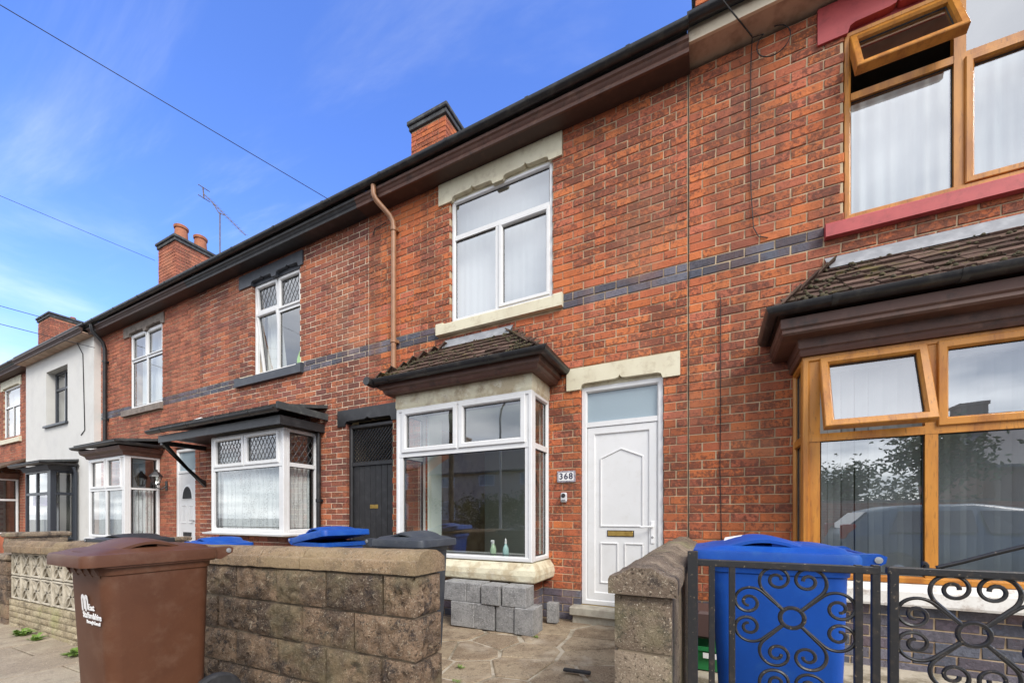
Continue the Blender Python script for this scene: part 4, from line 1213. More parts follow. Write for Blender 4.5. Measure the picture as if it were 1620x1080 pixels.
window(H2, FRONT(yf + .06), xl, xr, zb, zh, [(xl + .04, xr - .04, tr_ - .03, tr_ + .03), (cx - .04, cx + .04, zb + .03, zh - .03), (xr - .25, xr - .012, zb + .02, zh - .02)],
       [dict(r=(xl + .06, cx - .045, zb + .05, tr_ - .03)), dict(r=(cx + .045, xr - .255, zb + .05, tr_ - .03)), dict(r=(xl + .06, cx - .045, tr_ + .035, zh - .045)), dict(r=(cx + .045, xr - .255, tr_ + .035, zh - .045))], DPVC, name='bay_window')
window(H2, RIGHT(xr - .06), yf + .061, yr - .004, zb, zh, [(yf + .03, yr - .02, tr_ - .03, tr_ + .03)], [dict(r=(yf + .16, yr - .06, zb + .05, tr_ - .03)), dict(r=(yf + .16, yr - .06, tr_ + .03, zh - .05))], DPVC, name='bay_window')
b = MB(); b.sweep([(xl, yr), (xl, yf), (xr, yf), (xr, yr)], [(-.05, zh), (.03, zh), (.08, zh + .12), (-.05, zh + .12)]); b.build('bay_cornice', DGREY, H2)
flat_roof(H2, xl - .2, xr + .2, yf - .2, zh + .16, zh + .28)
gutter(H2, [(xl, yr - .02), (xl, yf), (xr, yf), (xr, yr - .02)], zh + .17, GUTB, .2)
pipe_run(H2, 'downpipe', [(xr + .2, yr - .1, zh + .1), (xr + .2, yr - .06, zh - .05), (xr + .2, yr - .06, -.2)], .036, DPVC)
room(H2, -18, -14.2, .1, 2.5, D + .3, D + 3, ROOMD)
b = MB(); b.box(xl + .08, xr - .26, yf + .12, yf + .14, 1.42, 1.70); b2 = b.build('roller_blind', FABP); tag(b2, 'purple blind half lowered in the dark grey bay', 'blind')
curtain('pale curtain in the dark grey bay below the purple blind', FRONT(yf + .22), xl + .1, xr - .3, .6, 1.5, 10, FABW, .02, 'curtain', seed=12)

# ---- last brick houses at the left edge
H0 = thing('terraced_house', 'red brick house with cream lintel at the far left edge', 'house', (-20.5, D, -.4), group='terraced houses in the row', world=True)
x0, x1 = -22.86, -18.29
op = [(-20.9, -19.35, 3.65, 5.25), (-21.4, -19.4, .6, 2.4)]
ex = [(-21.1, -19.2, 5.25, 5.55), (-21.1, -19.2, 3.48, 3.65), (-21.4, -19.4, -.5, .6)]
shell(H0, x0, x1, op, ex, M_RED3, MORTAR, 57, 0, 0, False)
main_roof(H0, x0, x1)
eaves(H0, x0, x1, 5.59, BROWNP2, BROWNP2)
lintel(H0, -21.1, -19.2, 5.25, 5.55, [(-20.9, -19.36, .06)], CREAM)
sill(H0, -21.1, -19.2, 3.48, 3.65, CREAM)
flat_window(H0, -20.89, -19.36, 3.66, 5.29, lights=[dict(r=(-20.84, -19.41, 4.72, 5.24)), dict(r=(-20.84, -20.15, 3.71, 4.66)), dict(r=(-20.1, -19.41, 3.71, 4.66))], bars=[(-20.85, -19.4, 4.66, 4.72), (-20.15, -20.1, 3.7, 4.67)])
room(H0, -22.6, -18.5, 3.0, 5.5, D + .26, D + 3, ROOMD)
net('white net upstairs in the cream linteled window at the left edge', -20.95, -19.3, 3.5, 5.4, 12)
xl, xr, yf, zb, zh = -21.4, -19.45, 3.85, .60, 2.30
b = MB(); b.box(xl + .04, xr - .04, yf + .04, D, -.6, zb); b.build('bay_base', M_RED3[1], H0)
window(H0, FRONT(yf + .06), xl, xr, zb, zh, [(xl + .04, xr - .04, 1.62, 1.68)], [dict(r=(xl + .06, xr - .06, zb + .05, 1.62)), dict(r=(xl + .06, xr - .06, 1.68, zh - .05))], name='bay_window')
window(H0, RIGHT(xr - .06), yf + .061, D - .004, zb, zh, [(yf + .03, D - .03, 1.62, 1.68)], [dict(r=(yf + .12, D - .07, zb + .05, 1.62)), dict(r=(yf + .12, D - .07, 1.68, zh - .05))], name='bay_window')
b = MB(); b.sweep([(xl, D), (xl, yf), (xr, yf), (xr, D)], [(-.05, zh), (.04, zh), (.14, zh + .16), (-.05, zh + .16)]); b.build('bay_cornice', BROWNP, H0)
b = MB(); b.loft([[(xl - .8, yf - .2, zh + .18), (xl - .8, D, zh + .62), (xl - .8, D, zh + .56), (xl - .8, yf - .2, zh + .12)], [(xr + .75, yf - .2, zh + .18), (xr + .75, D, zh + .62), (xr + .75, D, zh + .56), (xr + .75, yf - .2, zh + .12)]]); b.build('bay_roof', TILEM, H0)
room(H0, -22.6, -18.6, .1, 2.5, D + .26, D + 3, ROOMD)
curtain('yellow green curtain in the bay at the far left edge', FRONT(yf + .16), xl + .1, xr - .1, .6, 2.2, 12, FABG, .025, 'curtain', seed=22)
chimney(H0, -23.3, -22.1, 5.75, 6.9, 6.0, 8.62, M_RED3, [(-22.95, 6.0, .6), (-22.6, 6.5, .6)], seed=15)
Hm = thing('terraced_house', 'distant brick house whose chimney peeps over the gutter at the left edge', 'house', (-25, D, -.4), group='terraced houses in the row', world=True)
shell(Hm, -32, -22.87, [], [], M_RED3, MORTAR, 58, 0, 0, False)
main_roof(Hm, -32, -22.87); eaves(Hm, -32, -22.87, 5.59, BROWNP2, BROWNP2)
chimney(Hm, -32, -31, 5.75, 6.6, 6.0, 8.2, M_RED3, seed=16)

# ---- house on the right with oak frames and red trim
HR = thing('terraced_house', 'red brick house with oak coloured window frames and red painted lintel', 'house', (2, D, 0), group='terraced houses in the row', world=True)
x0, x1 = -.196, 4.36
op = [(1.04, 2.50, 3.72, 5.31), (.77, 2.85, .60, 2.44), (3.35, 4.2, -.05, 2.5)]
ex = [(.85, 2.72, 5.31, 5.62), (.90, 2.66, 3.575, 3.72), (.75, 2.87, -.5, .62), (3.2, 4.36, 2.5, 2.8)]
shell(HR, x0, x1, op, ex, M_RED, MORTAR, 64, 300, .30, seen=lambda c: not (c.x > .6 and c.z < 3.3) and c.z > .5, blue_at=lambda a: a < .86)
main_roof(HR, x0, x1)
eaves(HR, x0, x1, 5.66, CREAMF, SOFFC, fascia=True)
lintel(HR, .85, 2.72, 5.31, 5.625, [(1.06, 1.72, .07), (1.84, 2.48, .07)], REDP)
sill(HR, .90, 2.66, 3.575, 3.715, REDP, lugs=False)
mz = 4.78
window(HR, FRONT(D + .07), 1.042, 2.498, 3.722, 5.34, [(1.735, 1.805, 3.74, 5.32), (1.09, 2.45, mz - .03, mz + .03)],
       [dict(r=(1.092, 1.735, 3.772, mz - .03)), dict(r=(1.092, 1.735, mz + .032, 5.28), case=True, cw=.055, open=24), dict(r=(1.807, 2.446, 3.775, mz - .035), case=True, cw=.055), dict(r=(1.805, 2.448, mz + .03, 5.29))], OAK, GLASSH)
room(HR, 0, 3.6, 3.0, 5.6, D + .26, D + 3, ROOMD)
net('white net across the upstairs oak framed window', .98, 2.56, 3.6, 4.95, 15, amp=.014, y=D + .26)
chimney(HR, -.18, .6, 5.75, 6.5, 6.0, 8.3, M_RED, seed=19)
b = MB(); b.ring(FRONT(D + .1), 3.352, 4.198, -.02, 2.5, .06, .07); b.box(3.41, 4.14, 0, 2.44, 0, .04, FRONT(D + .1)); b.build('door', OAK, HR)
b = MB(); b.box(3.2, 4.355, D - .02, D + .1, 2.5, 2.8); b.build('door_lintel', REDP, HR)
xl, xr, yf, zb, zh = .668, 2.95, 3.935, .655, 2.43
path = [(xl, D), (xl, yf), (xr, yf), (xr, D)]
b = MB(); b.box(xl + .085, xr - .085, yf + .085, D + .05, -.4, .50); bc = b.build('bay_base', MORTAR, HR)
lay_bricks(bc, HR, FRONT(yf + .075), lay_rows(xl + .075, xr - .075, -.2, .49, [], 91), M_BLUE, 7, 90, [(-1, 2)], bulk='bay_brickwork')
lay_bricks(bc, HR, LEFT(xl + .075), lay_rows(-D + .006, -yf - .085, -.2, .49, [], 92), M_BLUE, 8, 0, [(-1, 2)], bulk='bay_brickwork')
WHITES = MAT('white_painted_sill', (.72, .70, .66), (.60, .57, .52), 9, .45, .7, .6, .3, 40, .003, grime=((.30, .22, .17), 14, .7))
b = MB(); b.sweep(path, [(-.1, .492), (.05, .492), (.058, .51), (.058, .60), (.02, .652), (-.1, .652)]); b.build('bay_sill', WHITES, HR)
tr_ = 1.78
ms = [(1.40, 1.47), (2.13, 2.20)]
lights = []
for i, (p, q) in enumerate(((.785, 1.40), (1.47, 2.13), (2.20, 2.84))):
    lights.append(dict(r=(p + .002, q - .002, zb + .06, tr_ - .035)))
    lights.append(dict(r=(p + .004, q - .004, tr_ + .03, zh - .04), case=True, cw=.06, open=(17 if i == 0 else 0)))
window(HR, FRONT(yf + .06), xl, xr, zb, zh, [(xl + .04, xr - .04, tr_ - .035, tr_ + .025)] + [(p, q, zb + .03, zh - .03) for p, q in ms] + [(xl + .02, xl + .115, zb + .02, zh - .02), (xr - .11, xr - .012, zb + .02, zh - .02)], lights, OAK, GLASSH, name='bay_window', depth=.055)
window(HR, LEFT(xl + .06), -D + .004, -yf - .061, zb, zh, [(-D + .04, -yf - .1, tr_ - .03, tr_ + .03)], [dict(r=(-D + .06, -yf - .115, zb + .055, tr_ - .03)), dict(r=(-D + .06, -yf - .115, tr_ + .03, zh - .055))], OAK, GLASS, name='bay_window')
b = MB(); b.box(xl + .05, xr - .05, yf + .05, D + .25, zh + .01, zh + .06); b.build('bay_ceiling', ROOMD, HR)
b = MB(); b.box(xl + .07, xr - .07, yf + .07, D + .25, .60, .672); b.build('window_board', PVC, HR)
b = MB(); b.sweep(path, [(-.05, zh), (.02, zh), (.03, zh + .025), (.022, zh + .05), (.034, zh + .06), (.04, zh + .13), (.15, zh + .135), (.165, zh + .15), (.158, zh + .175), (.172, zh + .19), (.175, zh + .26), (0, zh + .26)]); b.build('bay_cornice', BROWNP, HR)
gutter(HR, [(xl, D - .06), (xl, yf), (xr, yf), (xr, D - .02)], zh + .335, GUTB, .225, [((xl + .15, yf, 0), (9, yf, 0)), ((1.5, yf, 0), (9, yf, 0)), ((2.4, yf, 0), (9, yf, 0))])
tiled_hip(HR, xl - .21, xr + .21, yf - .21, zh + .325, .95, 2.66, 3.33, seed=14)
room(HR, .3, 3.2, .12, 2.6, D + .26, D + 3.2, ROOMD)
vb = thing('vertical_blind', 'grey vertical blind behind the oak framed bay window', 'blind', (1.8, yf + .22, .68), world=True)
b = MB(); b.box(xl + .1, xr - .1, yf + .20, yf + .24, 2.34, 2.38); b.build('head_rail', WHITE, vb)
rr = random.Random(2)
sl_me = {}
for i in range(24):
    a = xl + .16 + i * .088
    k = MB(); ang = R(-33 + rr.uniform(-9, 9))
    dx, dy = .043 * math.cos(ang), .043 * math.sin(ang)
    cx, cy = a, yf + .22
    k.loft([[(cx - dx, cy - dy, z), (cx - dx * .2, cy - dy * .2 + .006, z), (cx + dx, cy + dy, z), (cx + dx * .2, cy + dy * .2 + .008, z)] for z in (.70, 2.335)])
    k.build('slat', BLIND, vb)

# ------------------------------------------------------------------ stone front walls
def rock_block(w_, h_, d_, seed, rough=.012, nx=8, nz=5, faces='f'):
    """split-faced block: local x length, y depth (front at 0), z height; front and chosen ends are rough"""
    r = random.Random(seed); b = MB()
    def rough_face(ln, ht, M):
        vs = []
        for j in range(nz + 1):
            for i in range(nx + 1):
                u, v = i / nx, j / nz
                edge = min(u, 1 - u) * ln, min(v, 1 - v) * ht
                k = min(1, min(edge) / .03)
                bulge = .013 * k + r.uniform(-rough, rough) * (k if k < 1 else 1)
                jj = .003 if (0 < i < nx and 0 < j < nz) else 0
                vs.append((u * ln + r.uniform(-jj, jj), v * ht + r.uniform(-jj, jj), bulge))
        fs = [(j * (nx + 1) + i, j * (nx + 1) + i + 1, (j + 1) * (nx + 1) + i + 1, (j + 1) * (nx + 1) + i) for j in range(nz) for i in range(nx)]
        b.add(vs, fs, M)
    rough_face(w_, h_, frame((0, 0, 0), (1, 0, 0), (0, 0, 1), (0, -1, 0)))
    if 'r' in faces: rough_face(d_, h_, frame((w_, 0, 0), (0, 1, 0), (0, 0, 1), (1, 0, 0)))
    else: b.quad((w_, 0, 0), (w_, d_, 0), (w_, d_, h_), (w_, 0, h_))
    b.quad((0, d_, 0), (0, 0, 0), (0, 0, h_), (0, d_, h_))
    b.quad((w_, d_, 0), (0, d_, 0), (0, d_, h_), (w_, d_, h_))
    b.quad((0, 0, h_), (w_, 0, h_), (w_, d_, h_), (0, d_, h_))
    b.quad((0, d_, 0), (w_, d_, 0), (w_, 0, 0), (0, 0, 0))
    bm = bmesh.new(); me = bpy.data.meshes.new('t'); me.from_pydata(b.v, [], b.f); bm.from_mesh(me); bmesh.ops.remove_doubles(bm, verts=bm.verts, dist=.0005)
    b.v = [tuple(v.co) for v in bm.verts]; b.f = [tuple(v.index for v in f.verts) for f in bm.faces]
    bm.free(); bpy.data.meshes.remove(me)
    return b
def shear(b, x0=0, ref=None):
    """follow the fall of the street"""
    ref = gz(ref) if ref is not None else 0
    b.v = [(v[0], v[1], v[2] + gz(v[0]) - ref) for v in b.v]
    return b
fw = thing('front_garden_wall', 'rough brown stone block wall with rounded coping beside the brown bin', 'wall', (-3, 1.8, 0), world=True)
YW = 1.68
levels = [(-.12, .135), (.135, .37), (.37, .605), (.605, .832)]
rw = random.Random(8)
STONEM = MAT('weathered_wall_mortar', (.24, .19, .13), (.13, .10, .07), 9, .4, .65, .95, .6, 90, .004)
b = MB(); b.box(-4.55, -1.42, YW + .014, YW + .21, -.2, .833); shear(b, ref=-1.4).build('mortar_core', STONEM, fw)
xe = -1.393
joint_px = [[606.7, 517, 438, 374], [560.5, 478, 407, 345], [605, 517, 440, 374], [560, 478, 407, 345]]
for li, (z0, z1) in enumerate(levels):
    row = joint_px[3 - li]
    xs = [xe] + [py(u, 900, YW).x for u in row]
    while xs[-1] > -4.5: xs.append(max(xs[-1] - .457, -4.55))
    for i in range(len(xs) - 1):
        x1_, x0_ = xs[i], xs[i + 1]
        if x1_ - x0_ < .06: continue
        out_ = rw.uniform(-.006, .006)
        ins = .0 if i else (.006 * (li == 3) - .010 * (li < 2))
        k = rock_block(x1_ - x0_ - .015 - ins, z1 - z0 - .015, .222, rw.random(), .016, 14, 8, faces='fr' if i == 0 else 'f')
        k.v = [(v[0] + x0_ + .005, v[1] + YW + out_, v[2] + z0 + .005) for v in k.v]
        shear(k, ref=-1.4).build('stone_block', STONEB, fw, 60)
# coping stones: upright face, step and rounded weathered top
cop_px = [660.5, 477.5, 411, 352, 290]
xs = [py(u, 880, YW).x for u in cop_px] + [-4.15, -4.56]
def coping_piece(x0_, x1_, r, mat, parent, ref=-1.4, y0=YW - .018, dp=.262, z0=.835, name='coping_stone'):
    prof = [(0, 0), (0, .064), (.006, .072), (.026, .074), (.030, .080), (.040, .104), (.066, .122), (.12, .129), (.18, .125), (.22, .108), (.262, .08), (.262, 0)]
    n = max(3, int((x1_ - x0_) / .07)); b = MB(); rs = []
    for i in range(n + 1):
        x_ = x0_ + (x1_ - x0_) * i / n
        rs.append([(x_ + r.uniform(-.002, .002), y0 + p * dp / .262 + r.uniform(-.0025, .0025), z0 + q + r.uniform(-.0025, .0025)) for p, q in prof])
    b.loft(rs)
    return shear(b, ref=ref).build(name, mat, parent, 50)
for i in range(len(xs) - 1):
    coping_piece(xs[i + 1] + .006, xs[i] - .002, rw, STONEC, fw)

# pier and side wall running back to the house on the right of the path
sw = thing('boundary_wall', 'grey stone block wall with saddle coping running from gate to house', 'wall', (-.25, 3, 0), world=True)
X0, X1, YP = -.362, -.138, 1.70
b = MB(); b.box(X0 + .012, X1 - .012, YP + .01, 4.39, -.1, .826); b.build('mortar_core', STONEM, sw)
for li, (z0, z1) in enumerate(((-.1, .12), (.125, .355), (.36, .592), (.598, .826))):
    ys = [YP]
    ys.append(YP + (.457 if li % 2 else .23))
    while ys[-1] < 4.38: ys.append(min(ys[-1] + .457, 4.385))
    for i in range(len(ys) - 1):
        k = rock_block(X1 - X0, z1 - z0 - .006, ys[i + 1] - ys[i] - .01, rw.random(), .004, faces='f')
        k.v = [(v[0] + X0 + rw.uniform(-.0005, .0005), v[1] + ys[i] + .005, v[2] + z0) for v in k.v]
        k.build('stone_block', STONEG, sw, 60)
ys = [YP - .03, 2.33, 2.95, 3.55, 4.10, 4.385]
for i in range(5):
    prof = [(-.022, 0), (-.022, .06), (-.012, .072), (.012, .075), (.075, .112), (.15, .112), (.212, .075), (.236, .072), (.246, .06), (.246, 0)]
    b = MB(); rs = []
    for k in range(8):
        y = ys[i] + .004 + (ys[i + 1] - ys[i] - .008) * k / 7
        rs.append([(X0 + p + rw.uniform(-.003, .003), y, .83 + q + rw.uniform(-.003, .003)) for p, q in prof])
    b.loft(rs); b.build('coping_stone', STONEG, sw, 50)

# pierced screen wall of the next garden
scw = thing('screen_block_wall', 'pierced white screen block wall on pale stone base behind the brown bin', 'wall', (-6, 1.7, -.1), world=True)
YS, PS = 1.62, .31
def screen_block():
    b = MB(); s_ = PS - .012; d_ = .09; hs_ = .888
    M = frame((0, 0, 0), (1, 0, 0), (0, 0, 1), (0, -1, 0))
    b.ring(M @ Matrix.Translation((0, 0, -d_)), 0, s_, 0, s_, .022, d_, .006)
    c = s_ / 2
    for sx in (-1, 1):
        for sz in (-1, 1):
            for side in (-1, 1):
                pts = []
                for i in range(7):
                    t = i / 6
                    x_, z_ = sx * t * (c - .018), sz * t * (c - .018)
                    bow = math.sin(math.pi * t) * .038 * side
                    pts.append((x_ - sx * 0 + bow * (-sz) * .71 + 0, z_ + bow * sx * .71))
                rs = []
                for i, (x_, z_) in enumerate(pts):
                    tx, tz = (pts[min(i + 1, 6)][0] - pts[max(i - 1, 0)][0], pts[min(i + 1, 6)][1] - pts[max(i - 1, 0)][1])
                    l = math.hypot(tx, tz); nx_, nz_ = -tz / l * .0085, tx / l * .0085
                    rs.append([(c + x_ - nx_, -.008, c + z_ - nz_), (c + x_ + nx_, -.008, c + z_ + nz_), (c + x_ + nx_, d_ - .01, c + z_ + nz_), (c + x_ - nx_, d_ - .01, c + z_ - nz_)])
                b.loft([[(p[0], p[1] + .016, p[2]) for p in q] for q in rs])
    return b.mesh('screen_block', MAT('screen_block_concrete', (.50, .45, .36), (.33, .29, .22), 10, .4, .66, .95, .6, 70, .004, grime=((.16, .14, .10), 7, .75)))
sb = screen_block()
xa = -7.42
for i in range(9):
    for j in range(2):
        x_ = xa + i * PS
        o = link('screen_block', sb, scw)
        o.location = (x_, YS, .315 + j * PS * .888 + gz(x_ + .15)); o.scale = (1, 1, .888)
for i in range(5):
    coping_piece(xa - .04 + i * .58, xa - .04 + (i + 1) * .58 - .006, rw, STONEC, scw, ref=0, y0=YS - .05, dp=.19, z0=.315 + PS * 1.776)
for li in range(7):
    x_ = xa - .02
    z0 = -.165 + li * .068
    while x_ < -4.62:
        ln_ = rw.uniform(.17, .32)
        x2 = min(x_ + ln_, -4.6)
        if x2 - x_ > .05:
            k = rock_block(x2 - x_ - .007, .061, .12, rw.random(), .008, 4, 2)
            k.v = [(v[0] + x_, v[1] + YS - .01 + rw.uniform(-.0003, .0003), v[2] + z0) for v in k.v]
            shear(k).build('stone_block', STONEY, scw, 60)
        x_ = x2
def stone_pier(label, x0_, x1_, y0_, y1_, z1_, mat, n, parent_name='gate_pier', cap=True):
    p = thing(parent_name, label, 'wall' if parent_name != 'gate_pier' else 'pier', ((x0_ + x1_) / 2, y0_, gz(x0_)), world=True)
    zb_ = gz(x0_) - .1; hh = (z1_ - zb_) / n
    for j in range(n):
        m = max(1, round((y1_ - y0_) / .42)); ml = max(1, round((x1_ - x0_) / .42))
        for q in range(m):
            for s_ in range(ml):
                k = rock_block((x1_ - x0_) / ml - .008, hh - .008, (y1_ - y0_) / m - .008, rw.random(), .008, 6, 3, 'fr')
                k.v = [(v[0] + x0_ + (x1_ - x0_) * s_ / ml, v[1] + y0_ + (y1_ - y0_) * q / m, v[2] + zb_ + hh * j) for v in k.v]
                k.build('stone_block', mat, p, 60)
    if cap:
        b = MB(); b.box(x0_ - .03, x1_ + .03, y0_ - .03, y1_ + .03, z1_ + .002, z1_ + .075, None, .02); b.build('pier_cap', STONEG, p)
    return p
stone_pier('short stone pier ending the screen block wall at the left edge', -7.80, -7.46, 1.60, 1.85, .62, STONEB, 5)
stone_pier('taller dark stone wall end behind the screen block wall', -9.25, -9.03, 1.95, 2.55, .84, STONEG, 6, 'side_garden_wall')
stone_pier('low dark stone wall between the two gardens on the left', -9.22, -9.06, 2.62, 4.2, .68, STONEB, 5, 'side_garden_wall')
stone_pier('low stone wall before the white rendered house', -13.5, -9.4, 1.9, 2.12, .48, STONEG, 4, 'side_garden_wall')

# ------------------------------------------------------------------ wheelie bins
def rrect(w_, d_, r_, z, cx=0, cy=0, n=4):
    o = []
    for (sx, sy, a0) in ((1, -1, -90), (1, 1, 0), (-1, 1, 90), (-1, -1, 180)):
        for k in range(n + 1):
            a = R(a0 + 90 * k / n)
            o.append((cx + sx * (w_ / 2 - r_) + r_ * math.cos(a), cy + sy * (d_ / 2 - r_) + r_ * math.sin(a), z))
    return o
def wheelie_bin(label, mat, loc, rz, w_=.50, d_=.56, h_=.94, tilt=0, teeth=False):
    """local axes: front (lip) towards -y, hinge and wheels towards +y"""
    t = thing('wheelie_bin', label, 'bin', loc, rz, 'wheelie bins along the terrace')
    b = MB()
    b.loft([rrect(w_ * .80, d_ * .76, .05, .02, 0, .012), rrect(w_ * .82, d_ * .78, .055, .06, 0, .012), rrect(w_ * .90, d_ * .89, .06, h_ - .09), rrect(w_ * .925, d_ * .915, .06, h_ - .085), rrect(w_ * .945, d_ * .935, .06, h_ - .03)])
    body = b.build('body', mat, t, 40)
    b = MB()                                      # rolled rim under the lid
    b.loft([rrect(w_ * .95, d_ * .94, .05, h_ - .05), rrect(w_ * .99, d_ * .985, .05, h_ - .05), rrect(w_ * .99, d_ * .985, .05, h_ - .012), rrect(w_ * .9, d_ * .9, .05, h_ - .01)], cap=False)
    b.build('rim', mat, body, 40)
    if teeth:
        for i in range(5):
            x_ = -w_ * .36 + i * w_ * .18
            k = MB(); k.prism([(-d_ * .49, h_ - .05), (-d_ * .445, h_ - .05), (-d_ * .445, h_ - .10)], x_ - .005, x_ + .005, frame((0, 0, 0), (0, 1, 0), (0, 0, 1), (1, 0, 0))); k.build('rib', mat, body)
    # lid
    piv = Matrix.Translation((0, d_ * .5 + .035, h_ - .005)) @ Matrix.Rotation(R(-tilt), 4, 'X') @ Matrix.Translation((0, -(d_ * .5 + .035), -(h_ - .005)))
    b = MB()
    L0 = d_ + .05
    cy = -.02
    b.loft([rrect(w_ * 1.0, L0, .045, h_ - .042, 0, cy), rrect(w_ * 1.02, L0 + .012, .05, h_ - .040, 0, cy), rrect(w_ * 1.02, L0 + .012, .05, h_ + .002, 0, cy), rrect(w_ * 1.01, L0, .05, h_ + .016, 0, cy), rrect(w_ * .90, L0 * .90, .05, h_ + .022, 0, cy), rrect(w_ * .84, L0 * .80, .06, h_ + .036, 0, cy + .02), rrect(w_ * .60, L0 * .6, .06, h_ + .046, 0, cy + .03)], M=piv)
    lid = b.build('lid', mat, t, 35)
    b = MB()                                      # raised grip arching over a hand hold that is open at both sides
    ny, nx = 18, 12
    def top(v):      # v 0 front .. 1 back
        y = -d_ * .47 + v * d_ * .86
        z = h_ + .028 + .058 * math.sin(math.pi * min(1, (v / .46)) / 2) ** 1.6 if v < .46 else h_ + .028 + .058 * (math.cos(math.pi * (v - .46) / .54) + 1) / 2
        return y, z
    vs = []
    for lay in (0, 1):
        for j in range(ny + 1):
            v = j / ny
            y, z = top(v)
            hw = w_ * (.335 + .075 * math.sin(math.pi * v))
            for i in range(nx + 1):
                u = -1 + 2 * i / nx
                zz = z - .016 * abs(u) ** 3
                vs.append((u * hw, y - .02 * (1 - u * u) * (1 - v), zz - (.014 if lay else 0)))
    n1 = (nx + 1) * (ny + 1); fs = []
    g = lambda lay, j, i: lay * n1 + j * (nx + 1) + i
    for j in range(ny):
        for i in range(nx):
            fs.append((g(0, j, i), g(0, j, i + 1), g(0, j + 1, i + 1), g(0, j + 1, i)))
            fs.append((g(1, j, i), g(1, j + 1, i), g(1, j + 1, i + 1), g(1, j, i + 1)))
    for j in range(ny):
        for i in (0, nx): fs.append((g(0, j, i), g(0, j + 1, i), g(1, j + 1, i), g(1, j, i)))
    for i in range(nx):
        for j in (0, ny): fs.append((g(0, j, i), g(0, j, i + 1), g(1, j, i + 1), g(1, j, i)))
    b.add(vs, fs, piv)
    b.build('lid_grip', mat, lid, 50)
    for sx in (-1, 1):                            # cheeks that close the grip behind the hand hold
        k = MB()
        pts = [(-d_ * .02 + d_ * .41 * q / 8, h_ + .012) for q in (0, 8)]
        up_ = []
        for q in range(9):
            v = .52 + .44 * q / 8
            y, z = top(v); up_.append((y, z - .026))
        pts = [(up_[0][0] - .0, h_ + .012)] + [(y, max(z, h_ + .014)) for y, z in up_] + [(up_[-1][0], h_ + .012)]
        k.prism(pts, sx * w_ * .37 - .008, sx * w_ * .37 + .008, piv @ frame((0, 0, 0), (0, 1, 0), (0, 0, 1), (1, 0, 0)))
        k.build('lid_cheek', mat, lid, 50)
    # hinge, handle, wheels
    for sx in (-1, 1):
        k = MB()
        k.prism([(d_ * .40, h_ - .035), (d_ * .52, h_ - .05), (d_ * .5 + .075, h_ - .015), (d_ * .5 + .08, h_ + .012), (d_ * .5 + .06, h_ + .022), (d_ * .40, h_ + .018)], sx * w_ * .43 - .025, sx * w_ * .43 + .025, frame((0, 0, 0), (0, 1, 0), (0, 0, 1), (1, 0, 0)))
        hl = k.build('hinge_lug', mat, t)
        k = MB(); k.lathe([(.004, -.03), (.014, -.029), (.014, .029), (.004, .03)], 12, Matrix.Translation((sx * w_ * .43, d_ * .5 + .052, h_ - .002)) @ Matrix.Rotation(R(90), 4, 'Y')); k.build('hinge_pin', GALV, hl, 40)
        k = MB(); Mw = Matrix.Translation((sx * (w_ * .5 - .025), d_ * .48, .143)) @ Matrix.Rotation(R(90), 4, 'Y')
        k.lathe([(.085, -.026), (.13, -.028), (.143, -.016), (.143, .016), (.13, .028), (.085, .026)], 22, Mw); wh = k.build('wheel', RUBBER, t, 40)
        k = MB(); k.lathe([(.012, -.03), (.08, -.02), (.087, -.012), (.087, .012), (.08, .02), (.012, .03)], 18, Mw); k.build('hub', RUBBER, wh, 40)
    k = MB(); k.tube([(-w_ * .36, d_ * .5 + .05, h_), (w_ * .36, d_ * .5 + .05, h_)], .014, 10); k.build('handle_bar', mat, t, 50)
    k = MB(); k.tube([(-w_ * .47, d_ * .48, .143), (w_ * .47, d_ * .48, .143)], .011, 8); k.build('axle', GALV, t)
    return t
bb = wheelie_bin('brown wheeled bin with white council lettering on the pavement', PL_BROWN, (-2.79, 1.075, gz(-2.8)), 0, .46, .52, 1.00, teeth=True)
# council lettering on the front
def front_y(z): return -(.52 * .5) * (.78 + (.90 - .78) * (z - .06) / (.91 - .06)) + .012 * (1 - (z - .06) / .85)
Mt = frame((.0, front_y(.74) - .006, .74), (1, 0, 0), (0, math.sin(R(-4)), math.cos(R(-4))), (0, -1, 0))
for body_, sz_, ax_, az_ in (('East', .042, .075, .012), ('Staffordshire', .042, .075, -.03), ('Borough Council', .023, .085, -.062)):
    text_mesh('council_lettering', body_, sz_, Mt @ Matrix.Translation((ax_, az_, 0)), WHITE, bb, .0012, .0008, 'CENTER', .95)
k = MB()
for ax in (-.03, .008):
    k.prism([(ax, -.01), (ax, .055), (ax + .008, .07), (ax + .022, .074), (ax + .034, .066), (ax + .038, .05), (ax + .038, -.0), (ax + .026, -.0), (ax + .026, .045), (ax + .02, .056), (ax + .013, .05), (ax + .013, -.01)], 0, .0015, Mt)
k.build('council_emblem', WHITE, bb)
bR = wheelie_bin('blue wheeled bin behind the black scroll railings', PL_BLUE, (.27, 2.42, .0), R(-90), .56, .60, .97)
wheelie_bin('slate grey wheeled bin in front of the white bay window', PL_GREY, (-2.33, 2.76, gz(-2.3)), R(90), .50, .50, .98)
wheelie_bin('blue wheeled bin with lid ajar beside the slate grey bin', PL_BLUE, (-3.55, 2.90, gz(-3.5) - .0), R(82), .52, .56, .965, tilt=9)
wheelie_bin('blue wheeled bin lid low over the wall beside a black bin', PL_BLUE, (-5.15, 2.68, gz(-5.1)), R(80), .48, .60, .92)
wheelie_bin('black wheeled bin behind the screen block wall', PL_BLACK, (-6.95, 2.55, gz(-6.9)), R(100), .60, .66, .96)
